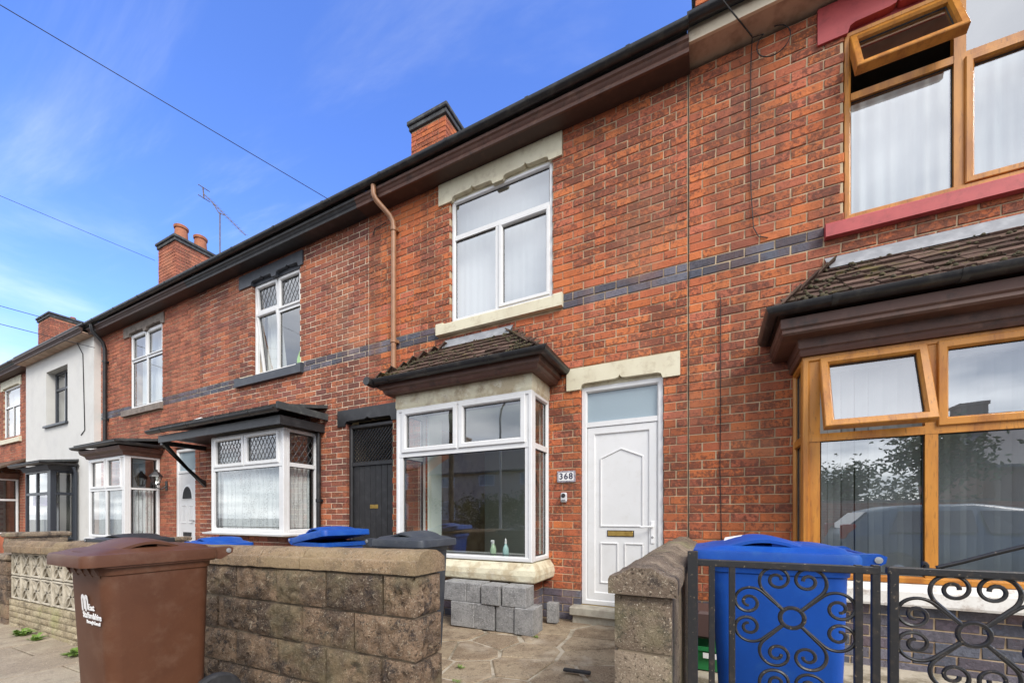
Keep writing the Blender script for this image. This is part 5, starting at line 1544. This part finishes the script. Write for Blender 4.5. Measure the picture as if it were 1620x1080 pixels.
# crumpled paper on the blue lid
b = MB(); r = random.Random(3)
b.loft([[(.06, 2.36, 1.012), (.13, 2.34, 1.032), (.14, 2.42, 1.042), (.07, 2.44, 1.026)], [(.06, 2.36, 1.016), (.13, 2.34, 1.036), (.15, 2.42, 1.052), (.07, 2.44, 1.036)]])
tag(b.build('paper_scrap', WHITE), 'crumpled white paper lying on the blue bin lid', 'paper')

# ------------------------------------------------------------------ concrete blocks stacked by the bay
def cblock(x0_, x1_, z0_, z1_, y0_, dep, label, rz=0):
    b = MB(); w_, h_ = x1_ - x0_, z1_ - z0_
    b.box(-w_ / 2, w_ / 2, -dep / 2, dep / 2, 0, h_, None, .006)
    r = random.Random(int(x0_ * 999))
    b.v = [(v[0] + r.uniform(-.002, .002), v[1] + r.uniform(-.002, .002), v[2] + (r.uniform(-.002, .002) if .01 < v[2] < h_ - .01 else 0)) for v in b.v]
    o = b.build('concrete_block', CONC)
    o.location = ((x0_ + x1_) / 2, y0_ + dep / 2, z0_); o.rotation_euler = (0, 0, R(rz))
    return tag(o, label, 'block', 'grey concrete blocks by the bay')
yb = 3.60
low = [(713, 749), (749.5, 782), (784, 812), (813.5, 843)]
lowz = -.03
nm = ['leftmost visible', 'second', 'third', 'rightmost']
for i, (u0, u1) in enumerate(low):
    y_ = yb + (.0, .006, .014, .0)[i]
    cblock(py(u0, 0, y_).x, py(u1, 0, y_).x, lowz, .235, y_, .26, '%s grey concrete block of the lower row under the bay' % nm[i], (1, -1, 2, 0)[i])
for i, (u0, u1) in enumerate([(700, 737), (737.5, 759.5), (761, 790), (794, 831)]):
    y_ = yb + (.012, .016, -.012, .01)[i]
    cblock(py(u0, 0, y_).x, py(u1, 0, y_).x, .2365, .458 - .02, y_, .22, '%s grey concrete block of the upper row under the bay' % nm[i], (0, 1, -2, 1)[i])
cblock(-1.62, -1.50, -.02, .20, 4.12, .10, 'single grey concrete block standing alone against the door side brickwork', 4)
# clutter
b = MB(); b.box(-.2, .0, -.02, .02, 0, .018, None, .003); o = b.build('plastic_strip', RUBBER); o.location = (-.78, 2.86, .004); o.rotation_euler = (0, 0, R(6)); tag(o, 'short black plastic strip lying on the path by the stone pier', 'strip')
b = MB(); b.box(-.035, .035, -.55, .55, 0, .02, None, .003); o = b.build('board', MAT('slate_board', (.13, .135, .15), (.09, .09, .1), 10, .4, .7, .8)); o.location = (-.47, 2.12, .006); o.rotation_euler = (0, 0, R(-8)); tag(o, 'narrow slate grey board lying along the foot of the pier', 'board')
gc = thing('recycling_crate', 'green plastic crate under a brown panel behind the railings', 'crate', (.0, 3.5, 0))
b = MB(); b.loft([rrect(.30, .34, .02, 0.0), rrect(.34, .38, .02, .15), rrect(.37, .41, .02, .152), rrect(.37, .41, .02, .18), rrect(.33, .37, .02, .178), rrect(.28, .32, .02, .02)]); b.build('tub', PL_GREEN, gc)
b = MB(); b.box(-.05, .05, -.2065, -.2055, .10, .14); b.build('crate_label', WHITE, gc)
b = MB(); b.box(-.11, .14, 3.40, 3.75, .21, .42, None, .02); tag(b.build('plastic_tub', MAT('brown_tub', (.085, .05, .045), None, rough=.5)), 'dull brown plastic tub on top of the green crate', 'tub')

# spray bottles on the window board
def bottle(x_, y_, z_, col, label, trigger):
    t = thing('spray_bottle', label, 'bottle', (x_, y_, z_))
    b = MB(); b.lathe([(.03, 0), (.035, .01), (.035, .10), (.028, .13), (.014, .155), (.012, .17)], 14); b.build('flask', col, t, 40)
    b = MB()
    if trigger:
        b.box(-.03, .012, -.01, .01, .175, .205, None, .004); b.box(-.022, -.014, -.006, .006, .135, .178); b.lathe([(.014, .165), (.014, .18)], 10)
    else: b.lathe([(.015, .168), (.012, .20), (.006, .225), (.002, .23)], 10)
    b.build('nozzle', WHITE, t, 40)
bottle(-2.22, 4.0, .673, MAT('green_liquid', (.45, .60, .42), None, rough=.25), 'pale green trigger spray bottle on the empty bay sill', True)
bottle(-2.06, 4.0, .673, MAT('aqua_liquid', (.45, .68, .66), None, rough=.25), 'aqua bottle with pointed cap on the empty bay sill', False)

# ------------------------------------------------------------------ iron railings and gate
YR = 1.72
def XZ(u, v): 
    p = py(u, v, YR); return p.x, p.z
def spiral(p0, c, r0, turns, a0, sgn, n=26):
    pts = []
    for i in range(n + 1):
        t = i / n
        a = a0 + sgn * 2 * math.pi * turns * t
        rr_ = r0 * (1 - .80 * t ** .85)
        pts.append((c[0] + rr_ * math.cos(a), c[1] + rr_ * math.sin(a)))
    return pts
def heart(mb, cx, cz, ang, L_, r0, rad):
    """one arm pair from the centre ring ending in two facing scrolls; ang is the direction of the heart"""
    d = Vector((math.cos(ang), math.sin(ang))); q = Vector((-d.y, d.x))
    for s_ in (-1, 1):
        pts = []
        # straight leg at 45 degrees to the heart's axis, then a scroll curling to the axis
        leg = (d + q * s_ * .95).normalized()
        st = Vector((cx, cz)) + leg * .036
        end = Vector((cx, cz)) + leg * L_
        for i in range(7): pts.append(st.lerp(end, i / 6))
        nrm = Vector((-leg.y, leg.x)) * (-s_)            # turn towards the axis
        n = 40; a_tot = 2 * math.pi * 1.38; p = end.copy(); hd = math.atan2(leg.y, leg.x); sg = -s_
        stp = r0 * a_tot / n
        for i in range(n):
            t = i / n
            curv = 1 / (r0 * (1.12 - .86 * t ** 1.1))
            hd += sg * curv * stp * .72
            p = p + Vector((math.cos(hd), math.sin(hd))) * stp * .72
            pts.append(p.copy())
        mb.tube([(v.x, YR, v.y) for v in pts], rad, 6)
rl = thing('iron_railing', 'black iron railing panel with heart scrolls before the blue bin', 'railing', (.3, YR, 0), world=True)
gt = thing('iron_gate', 'black iron scroll gate with arched top rail at the right edge', 'gate', (1, YR, 0), world=True)
def bar_(parent, name, u, w_, v_top, zb_=-.02, y=YR):
    x_, zt = XZ(u, v_top)
    b = MB(); b.box(x_ - w_ / 2, x_ + w_ / 2, y - w_ / 2, y + w_ / 2, zb_, zt, None, .002); return b.build(name, IRON, parent)
bar_(rl, 'post', 1096, .036, 871)
xa, za = XZ(1108, 889); xb, zb2 = XZ(1420, 901)
b = MB(); b.box(XZ(1100, 889)[0], XZ(1390, 899)[0], YR - .0115, YR + .0115, za - .013, za + .013, None, .003); b.build('top_rail', IRON, rl)
b = MB(); b.box(XZ(1100, 889)[0], XZ(1390, 899)[0], YR - .01, YR + .01, .06, .085, None, .003); b.build('bottom_rail', IRON, rl)
for u in (1126, 1158, 1357.5, 1385): bar_(rl, 'upright', u, .0215, 893)
hb = MB()
cx, cz = XZ(1253, 977)
hb.tube([(cx + .036 * math.cos(a), YR, cz + .036 * math.sin(a)) for a in [2 * math.pi * k / 20 for k in range(21)]], .0075, 6)
hb.build('centre_ring', IRON, rl, 60)
for an in (90, 180, 270, 0):
    k = MB(); heart(k, cx, cz, R(an), .125, .052, .0058); k.build('scroll', IRON, rl, 60)
    if an == 270:
        k = MB(); heart(k, cx, cz - .37, R(90), .125, .052, .0058); k.build('scroll', IRON, rl, 60)
cx2, cz2 = XZ(1541, 1003)
bar_(gt, 'upright', 1413, .0235, 901)
b = MB(); b.box(XZ(1402, 901)[0], cx2 + .33, YR - .012, YR + .012, cz2 + .172, cz2 + .196, None, .003); b.build('top_rail', IRON, gt)
b = MB(); b.box(XZ(1402, 901)[0], cx2 + .33, YR - .01, YR + .01, .06, .085, None, .003); b.build('bottom_rail', IRON, gt)
b = MB(); b.box(cx2 + .30, cx2 + .325, YR - .012, YR + .012, 0, cz2 + .171); b.build('upright', IRON, gt)
b = MB(); b.tube([(cx2 + .036 * math.cos(a), YR, cz2 + .036 * math.sin(a)) for a in [2 * math.pi * k / 20 for k in range(21)]], .0075, 6); b.build('centre_ring', IRON, gt, 60)
for an in (90, 180, 270, 0):
    k = MB(); heart(k, cx2, cz2, R(an), .125, .052, .0060); k.build('scroll', IRON, gt, 60)
k = MB(); heart(k, cx2, cz2 - .37, R(90), .125, .052, .0060); k.build('scroll', IRON, gt, 60)
arcp = [(1482, 897.5), (1520, 889), (1570, 876), (1620, 864)]
pts = [(XZ(u, v)[0], YR, XZ(u, v)[1]) for u, v in arcp] + [(XZ(1620, 864)[0] + .25, YR, XZ(1620, 864)[1] + .05)]
b = MB(); b.tube(pts, .0075, 6)
c0 = XZ(1458, 893)
b.tube([(c0[0] + (.022 - .002 * i) * math.cos(-2.2 + i * .42), YR, c0[1] + (.022 - .002 * i) * math.sin(-2.2 + i * .42) * 1) for i in range(9)], .007, 6)
b.build('arched_rail', IRON, gt, 60)

# ------------------------------------------------------------------ weeds
def weed(x_, y_, s_, n, label, seed):
    r = random.Random(seed); b = MB()
    for i in range(n):
        a = r.uniform(0, 2 * math.pi); l = s_ * r.uniform(.5, 1.1); up_ = r.uniform(.5, 1.3)
        bx, by = r.uniform(-s_, s_) * .6, r.uniform(-s_, s_) * .3
        wv = l * r.uniform(.09, .2)
        dx, dy = math.cos(a), math.sin(a)
        p = [(bx, by, 0), (bx + dx * l * .5 - dy * wv, by + dy * l * .5 + dx * wv, l * .55 * up_), (bx + dx * l, by + dy * l, l * .5 * up_), (bx + dx * l * .5 + dy * wv, by + dy * l * .5 - dx * wv, l * .5 * up_)]
        b.add(p, [(0, 1, 2, 3)])
    o = b.build('weed_tuft', GRASSG); o.location = (x_, y_, gz(x_)); return tag(o, label, 'weed', 'weeds along the walls')
weed(-6.55, 1.50, .10, 60, 'green weeds at the foot of the screen wall, furthest left clump', 1)
weed(-6.15, 1.50, .08, 50, 'green weeds at the foot of the screen wall, second clump from left', 2)
weed(-5.05, 1.48, .10, 70, 'largest green weed clump beside the screen wall, left of brown bin', 3)
weed(-4.55, 1.44, .09, 60, 'low green weed clump on the pavement nearest the brown bin', 4)
weed(-.06, 2.15, .10, 60, 'green weeds growing between boundary wall and railing post', 5)
weed(-.05, 2.7, .12, 60, 'green weeds behind the railing post beside the boundary wall', 6)
weed(-1.74, 2.62, .035, 26, 'small weed in the path joint near the grey bin', 7)
weed(-1.62, 2.38, .03, 22, 'tiny weed in the path joint near the stone wall end', 8)
weed(-.78, 2.55, .045, 18, 'grass sprig in the path joint by the stone pier', 9)
weed(-1.52, 3.58, .04, 22, 'small weed at the corner of the stacked concrete blocks', 10)
weed(.75, 3.0, .09, 60, 'green weeds on the ground behind the scroll railings', 11)

# ------------------------------------------------------------------ cables, aerial
def wire(label, pts, r=.006, sag=0, name='telephone_wire', cat='wire', group=None):
    b = MB(); P = [Vector(p) for p in pts]
    if len(P) == 2:
        P = [P[0].lerp(P[1], i / 24) - Vector((0, 0, sag * 4 * (i / 24) * (1 - i / 24))) for i in range(25)]
    b.tube(P, r, 6)
    return tag(b.build(name, RUBBER, None, 60), label, cat, group)
A = py(531, 322, D - .28)
dv_ = ray(0, 8)
PX, PY = -11.5, -8.6
s_ = None
k_ = dv_.x / dv_.y
s_ = (k_ * A.y - A.x) / ((PX - A.x) - k_ * (PY - A.y))
q_ = A.x + s_ * (PX - A.x)
zc = EYE + dv_.z * (q_ / dv_.x)
PZ = A.z + (zc - A.z) / s_
POLE = Vector((PX, PY, PZ))
GW = 'telephone wires over the street'
wire('long telephone wire rising from the black gutter to the top left', [A, POLE], .0045, .0, group=GW)
wire('telephone wire ending at the chimney with two pots', [py(245, 412, D + .9), POLE + Vector((-2.5, .5, -.15))], .005, .12, group=GW)
wire('upper of two thin wires at the far left gutter', [py(140, 522, D - .2), POLE + Vector((-9, 1, -.3))], .008, .1, group=GW)
wire('lower of two thin wires at the far left gutter', [py(150, 550, D - .2), POLE + Vector((-9.4, 1.4, -.7))], .008, .1, group=GW)
A2 = py(1190, 58, D - .06)
wire('telephone wire crossing the eaves above the right hand house', [A2, POLE + Vector((3.5, 1.5, .4))], .006, .05, group=GW)
lp = []
for i in range(30):
    a = 2.2 + i / 29 * 5.6
    lp.append((A2.x + .17 + .13 * math.cos(a), D - .03, A2.z - .10 + .13 * math.sin(a)))
dn_ = [py(u, v, D - .012) for u, v in ((1190, 60), (1188, 100), (1187, 200), (1188, 300), (1192, 360), (1200, 374), (1215, 376))]
wire('thin cable looping and hanging down the brick below the right eaves', [*lp[::-1], *dn_], .0045, name='cable', cat='cable')
wire('thin black cable running down the brickwork to the blue bin', [py(1140, 470, D - .01), py(1140, 600, D - .01), py(1139, 740, D - .01), py(1142, 880, D - .01)], .004, name='cable', cat='cable')
wire('grey cable hanging down the white rendered wall', [py(u, v, 4.262) for u, v in ((118, 535), (131, 560), (133, 640), (134, 680), (128, 688))] , .01, name='cable', cat='cable')
b = MB(); pA = [py(u, v, D - .02) for u, v in ((590, 372), (593, 362), (611, 352))]; b.tube(pA, .006, 6); tag(b.build('cable', RUBBER), 'short cable stub beside the brown downpipe under the eaves', 'cable')
ya = 6.1
AER = MAT('weathered_aerial', (.16, .13, .115), (.09, .06, .05), 20, .4, .65, .6)
an_ = thing('tv_aerial', 'rusty television aerial on a mast above the black gutter', 'aerial', py(348, 405, ya), world=True)
m0, m1 = py(348, 430, ya), py(348, 336, ya)
b = MB(); b.tube([m0 - Vector((0, 0, .6)), m1], .016, 8); b.build('mast', AER, an_)
e0, e1 = py(322, 306, ya), py(388, 372, ya)
b = MB(); b.tube([e0, e1], .010, 6)
e0v, e1v = Vector(e0), Vector(e1)
b.tube([e0v.lerp(e1v, .22), m1 + Vector((-.05, 0, .0)), e0v.lerp(e1v, .55)], .012, 6)
b.build('boom', AER, an_)
for i in range(12):
    p = e0v.lerp(e1v, .1 + i * .078)
    k = MB(); k.tube([p - Vector((.02, .10, 0)), p + Vector((.02, .10, 0))], .004, 5); k.build('element', AER, an_)
for dz in (-.14, .14):
    k = MB(); k.tube([e0v + Vector((.02, -.14, dz)), e0v + Vector((.02, .14, dz))], .011, 5); k.build('reflector', AER, an_)
k = MB(); k.tube([e0v + Vector((.02, 0, -.15)), e0v + Vector((-.03, 0, .18))], .016, 5); k.build('reflector', AER, an_)

# ------------------------------------------------------------------ the other side of the street (seen in the window panes)
tp = thing('telegraph_pole', 'dark timber telegraph pole mirrored in the white bay window', 'pole', (PX, PY, gz(PX)), world=True)
b = MB(); b.tube([(PX, PY, -.5), (PX, PY, PZ + .3)], [.14, .10], 12); b.build('shaft', BARK, tp, 50)
b = MB(); b.box(PX - .5, PX + .5, PY - .05, PY + .05, PZ - .06, PZ + .04); b.build('cross_arm', BARK, tp)
lx, ly = -8.6, -8.3
sl = thing('street_lamp', 'slim grey street lamp mirrored in the white bay window', 'lamp', (lx, ly, 0), world=True)
b = MB(); b.tube([(lx, ly, -.4), (lx, ly, 5.6), (lx + .1, ly + .1, 5.95), (lx + .7, ly + .7, 6.2)], [.075, .05, .045, .04], 10); b.build('column', GALV, sl, 50)
b = MB(); b.box(lx + .6, lx + 1.1, ly + .58, ly + .82, 6.15, 6.27, None, .03); b.build('lamp_head', GALV, sl)
# garden wall
ow = thing('brick_garden_wall', 'long red brick garden wall across the street mirrored in the oak bay', 'wall', (2, -10, 0), world=True)
b = MB(); b.box(-4.5, 8.7, -10.25, -10.02, -.3, 1.62); b.build('wall_core', MORTAR, ow)
jb = MB(); rr = random.Random(4)
for (a, bb_, ln_, h_) in lay_rows(-8.7, 4.5, -.2, 1.62, [], 17):
    vs, fs = brick_geom(ln_, h_, rr, .03); jb.add(vs, fs, BACKF(-10.01) @ Matrix.Translation((a + ln_ / 2, bb_ + h_ / 2, 0)))
stuff(jb.build('brickwork', M_RED3[1], ow))
b = MB(); b.box(-4.52, 8.72, -10.29, -9.97, 1.63, 1.70); b.build('wall_coping', STONEG, ow)
def far_house(label, x0_, x1_, yf_, dep, eav, rdg, brick, along=True):
    t = thing('house', label, 'house', ((x0_ + x1_) / 2, yf_, 0), world=True, group='houses across the street')
    b = MB(); b.box(x0_, x1_, yf_ - dep, yf_, -.5, eav)
    if along:
        for x_ in (x0_, x1_ - .3): b.prism([(-yf_, eav), (-yf_ + dep, eav), (-yf_ + dep / 2, rdg)], 0, .3, frame((x_, 0, 0), (0, -1, 0), (0, 0, 1), (1, 0, 0)))
    b.build('wall', brick, t)
    b = MB()
    for y_, s_ in ((yf_ + .3, 1), (yf_ - dep - .3, -1)):
        ym = yf_ - dep / 2
        b.loft([[(x_, y_, eav - .1), (x_, ym, rdg), (x_, ym, rdg + .12), (x_, y_, eav + .02)] for x_ in (x0_ - .15, x1_ + .15)])
    rf = b.build('roof', SLATE, t)
    b = MB(); b.box(x0_ + .1, x0_ + 1.0, yf_ - dep / 2 - .4, yf_ - dep / 2 + .4, rdg - .6, rdg + 1.1); b.box(x0_ + .05, x0_ + 1.05, yf_ - dep / 2 - .45, yf_ - dep / 2 + .45, rdg + 1.11, rdg + 1.24); b.build('chimney', brick, rf)
    n = max(1, int((x1_ - x0_) / 3))
    for i in range(n):
        cx_ = x0_ + (i + .5) * (x1_ - x0_) / n
        for z0_, z1_ in ((.9, 2.2), (3.2, 4.5)):
            b = MB(); b.ring(BACKF(yf_ + .0), -cx_ - .6, -cx_ + .6, z0_, min(z1_, eav - .2), .08, .05); wn = b.build('window', PVC, t)
            b = MB(); b.quad((-cx_ - .52, z0_ + .08, .01), (-cx_ + .52, z0_ + .08, .01), (-cx_ + .52, min(z1_, eav - .2) - .08, .01), (-cx_ - .52, min(z1_, eav - .2) - .08, .01), BACKF(yf_)); b.build('pane', FROSTM, wn)
    return t
RENDB = MAT('tan_render', (.52, .42, .33), (.46, .36, .28), 2, .4, .7, .9)
far_house('tan rendered house across the street mirrored in the white bay', -18.5, -9.0, -16, 7, 4.2, 6.2, RENDB)
far_house('brick house with chimney across the street mirrored left in the white bay', -30, -20.5, -17, 8, 4.9, 7.0, M_RED3[1])
far_house('brown brick house across the street mirrored right in the oak bay', 9.4, 16, -13.2, 6, 3.0, 4.7, MAT('brown_house_brick', (.22, .12, .085), (.17, .09, .065), 9, .4, .7, .9))
def tree(label, x_, y_, h_, rx, seed, n=3600, bare=False):
    r = random.Random(seed)
    t = thing('tree', label, 'tree', (x_, y_, gz(x_)), group='trees across the street')
    b = MB()
    b.tube([(0, 0, -.3), (.05, .03, h_ * .25), (-.04, .05, h_ * .5), (.05, 0, h_ * .8)], [.13, .11, .075, .03], 8)
    tips = []
    for i in range(9):
        a = i * 2.4 + r.uniform(-.4, .4); z0 = h_ * r.uniform(.2, .6)
        e = Vector((math.cos(a) * rx * r.uniform(.5, .85), math.sin(a) * rx * r.uniform(.5, .85), z0 + h_ * r.uniform(.12, .36)))
        m = Vector((e.x * .45, e.y * .45, z0 + (e.z - z0) * .6))
        b.tube([(0, 0, z0), m, e], [.05, .032, .012], 6); tips.append(e)
    b.build('trunk', BARK, t, 60)
    cl = [e + Vector((r.uniform(-.3, .3), r.uniform(-.3, .3), r.uniform(-.1, .3))) for e in tips] + [Vector((r.gauss(0, rx * .42), r.gauss(0, rx * .42), h_ * r.uniform(.3, .95))) for _ in range(26)]
    b = MB()
    for i in range(n):
        c = r.choice(cl); p = c + Vector((r.gauss(0, .34), r.gauss(0, .34), r.gauss(0, .28))) * (rx / 1.9)
        if p.z < .5: continue
        s_ = r.uniform(.06, .12)
        u_ = Vector((r.gauss(0, 1), r.gauss(0, 1), r.gauss(0, .6))).normalized(); v_ = u_.orthogonal().normalized()
        b.add([p - u_ * s_, p + v_ * s_ * .5, p + u_ * s_, p - v_ * s_ * .5], [(0, 1, 2, 3)])
    b.build('crown', LEAFM, t)
tree('small leafy tree across the street at the left of the oak bay reflection', 2.4, -12.8, 2.1, 1.2, 1, 1800)
tree('bushy tree across the street in the middle of the oak bay reflection', 4.6, -12.6, 3.0, 1.6, 2, 3600)
tree('tallest leafy tree across the street in the oak bay reflection', 7.6, -12.9, 4.6, 1.7, 3, 4200)
tree('broad green tree across the street mirrored in the white bay', -8.4, -12.5, 2.6, 1.7, 4, 3600)
tree('spreading green tree across the street mirrored low in the white bay', -11.6, -12, 2.3, 1.8, 5, 3200)
# parked car
car = thing('parked_car', 'dark blue hatchback mirrored in the oak framed bay window', 'car', (4.25, -2.1, gz(4) - .125))
CARP = MAT('blue_car_paint', (.02, .075, .13), None, rough=.3, spec=.4)
CARG = MAT('car_glass', (.02, .024, .028), None, rough=.06, spec=.8)
st = [(-2.05, .35, .80, .86, .72, .60), (-1.98, .28, .90, 1.02, .80, .62), (-1.62, .24, .95, 1.36, .85, .60), (-1.2, .22, .95, 1.45, .87, .62), (-.3, .20, .93, 1.47, .88, .63), (.35, .20, .92, 1.38, .88, .62), (.95, .20, .90, 1.02, .87, .64), (1.1, .20, .90, .96, .87, .68), (1.7, .22, .80, .86, .84, .66), (2.0, .28, .66, .72, .76, .58), (2.08, .36, .58, .62, .64, .5)]
b = MB(); rs = []
for (x_, zl, zb_, zr, hw, hr) in st:
    half = [(hw * .86, zl), (hw, zl + .14), (hw, (zl + zb_) / 2), (hw * .985, zb_ - .04), (hw * .95, zb_), (hr, zr - .05), (hr * .82, zr)]
    rs.append([(x_, p, q) for p, q in half] + [(x_, -p, q) for p, q in half[::-1]])
b.loft(rs); b.build('body', CARP, car, 45)
for sy in (1, -1):
    for (xa_, xb_) in ((-1.5, -.35), (-.27, .62)):
        k = MB(); z0, z1 = .97, 1.34
        k.loft([[(xa_ + .05, sy * .845, z0), (xb_ + (.2 if xb_ > 0 else 0), sy * .845, z0), (xb_ - (.12 if xb_ > 0 else 0), sy * .675, z1), (xa_ + (.22 if xa_ < -1 else .02), sy * .675, z1)], [(xa_ + .05, sy * .858, z0), (xb_ + (.2 if xb_ > 0 else 0), sy * .858, z0), (xb_ - (.12 if xb_ > 0 else 0), sy * .69, z1), (xa_ + (.22 if xa_ < -1 else .02), sy * .69, z1)]])
        k.build('side_window', CARG, car)
    for x_ in (-1.35, 1.35):
        k = MB(); Mw = Matrix.Translation((x_, sy * .80, .31)) @ Matrix.Rotation(R(90), 4, 'X')
        k.lathe([(.2, -.1), (.29, -.1), (.315, -.07), (.315, .07), (.29, .1), (.2, .1)], 24, Mw); wl = k.build('wheel', RUBBER, car, 40)
        k = MB(); k.lathe([(.03, -.105), (.19, -.095), (.2, -.09), (.2, .09), (.19, .095), (.03, .105)], 20, Mw); k.build('rim', GALV, wl, 40)
    k = MB(); k.box(-2.06, -1.86, sy * .60 - .1, sy * .60 + .1, .82, 1.10, None, .02); k.build('tail_light', MAT('red_lens', (.35, .01, .01), None, rough=.15), car)
    k = MB(); k.box(1.9, 2.05, sy * .55 - .12, sy * .55 + .12, .58, .70, None, .02); k.build('headlight', CARG, car)
    k = MB(); k.box(.55, .7, sy * .97 - .07, sy * .97 + .07, .95, 1.07, None, .02); k.build('door_mirror', CARP, car)
k = MB(); k.loft([[(-1.97, -.58, 1.0), (-1.97, .58, 1.0), (-1.66, .52, 1.33), (-1.66, -.52, 1.33)], [(-2.0, -.58, 1.01), (-2.0, .58, 1.01), (-1.69, .52, 1.34), (-1.69, -.52, 1.34)]]); k.build('rear_window', CARG, car)
k = MB(); k.loft([[(.42, -.56, 1.36), (.42, .56, 1.36), (.98, .62, 1.02), (.98, -.62, 1.02)], [(.45, -.56, 1.375), (.45, .56, 1.375), (1.01, .62, 1.035), (1.01, -.62, 1.035)]]); k.build('windscreen', CARG, car)
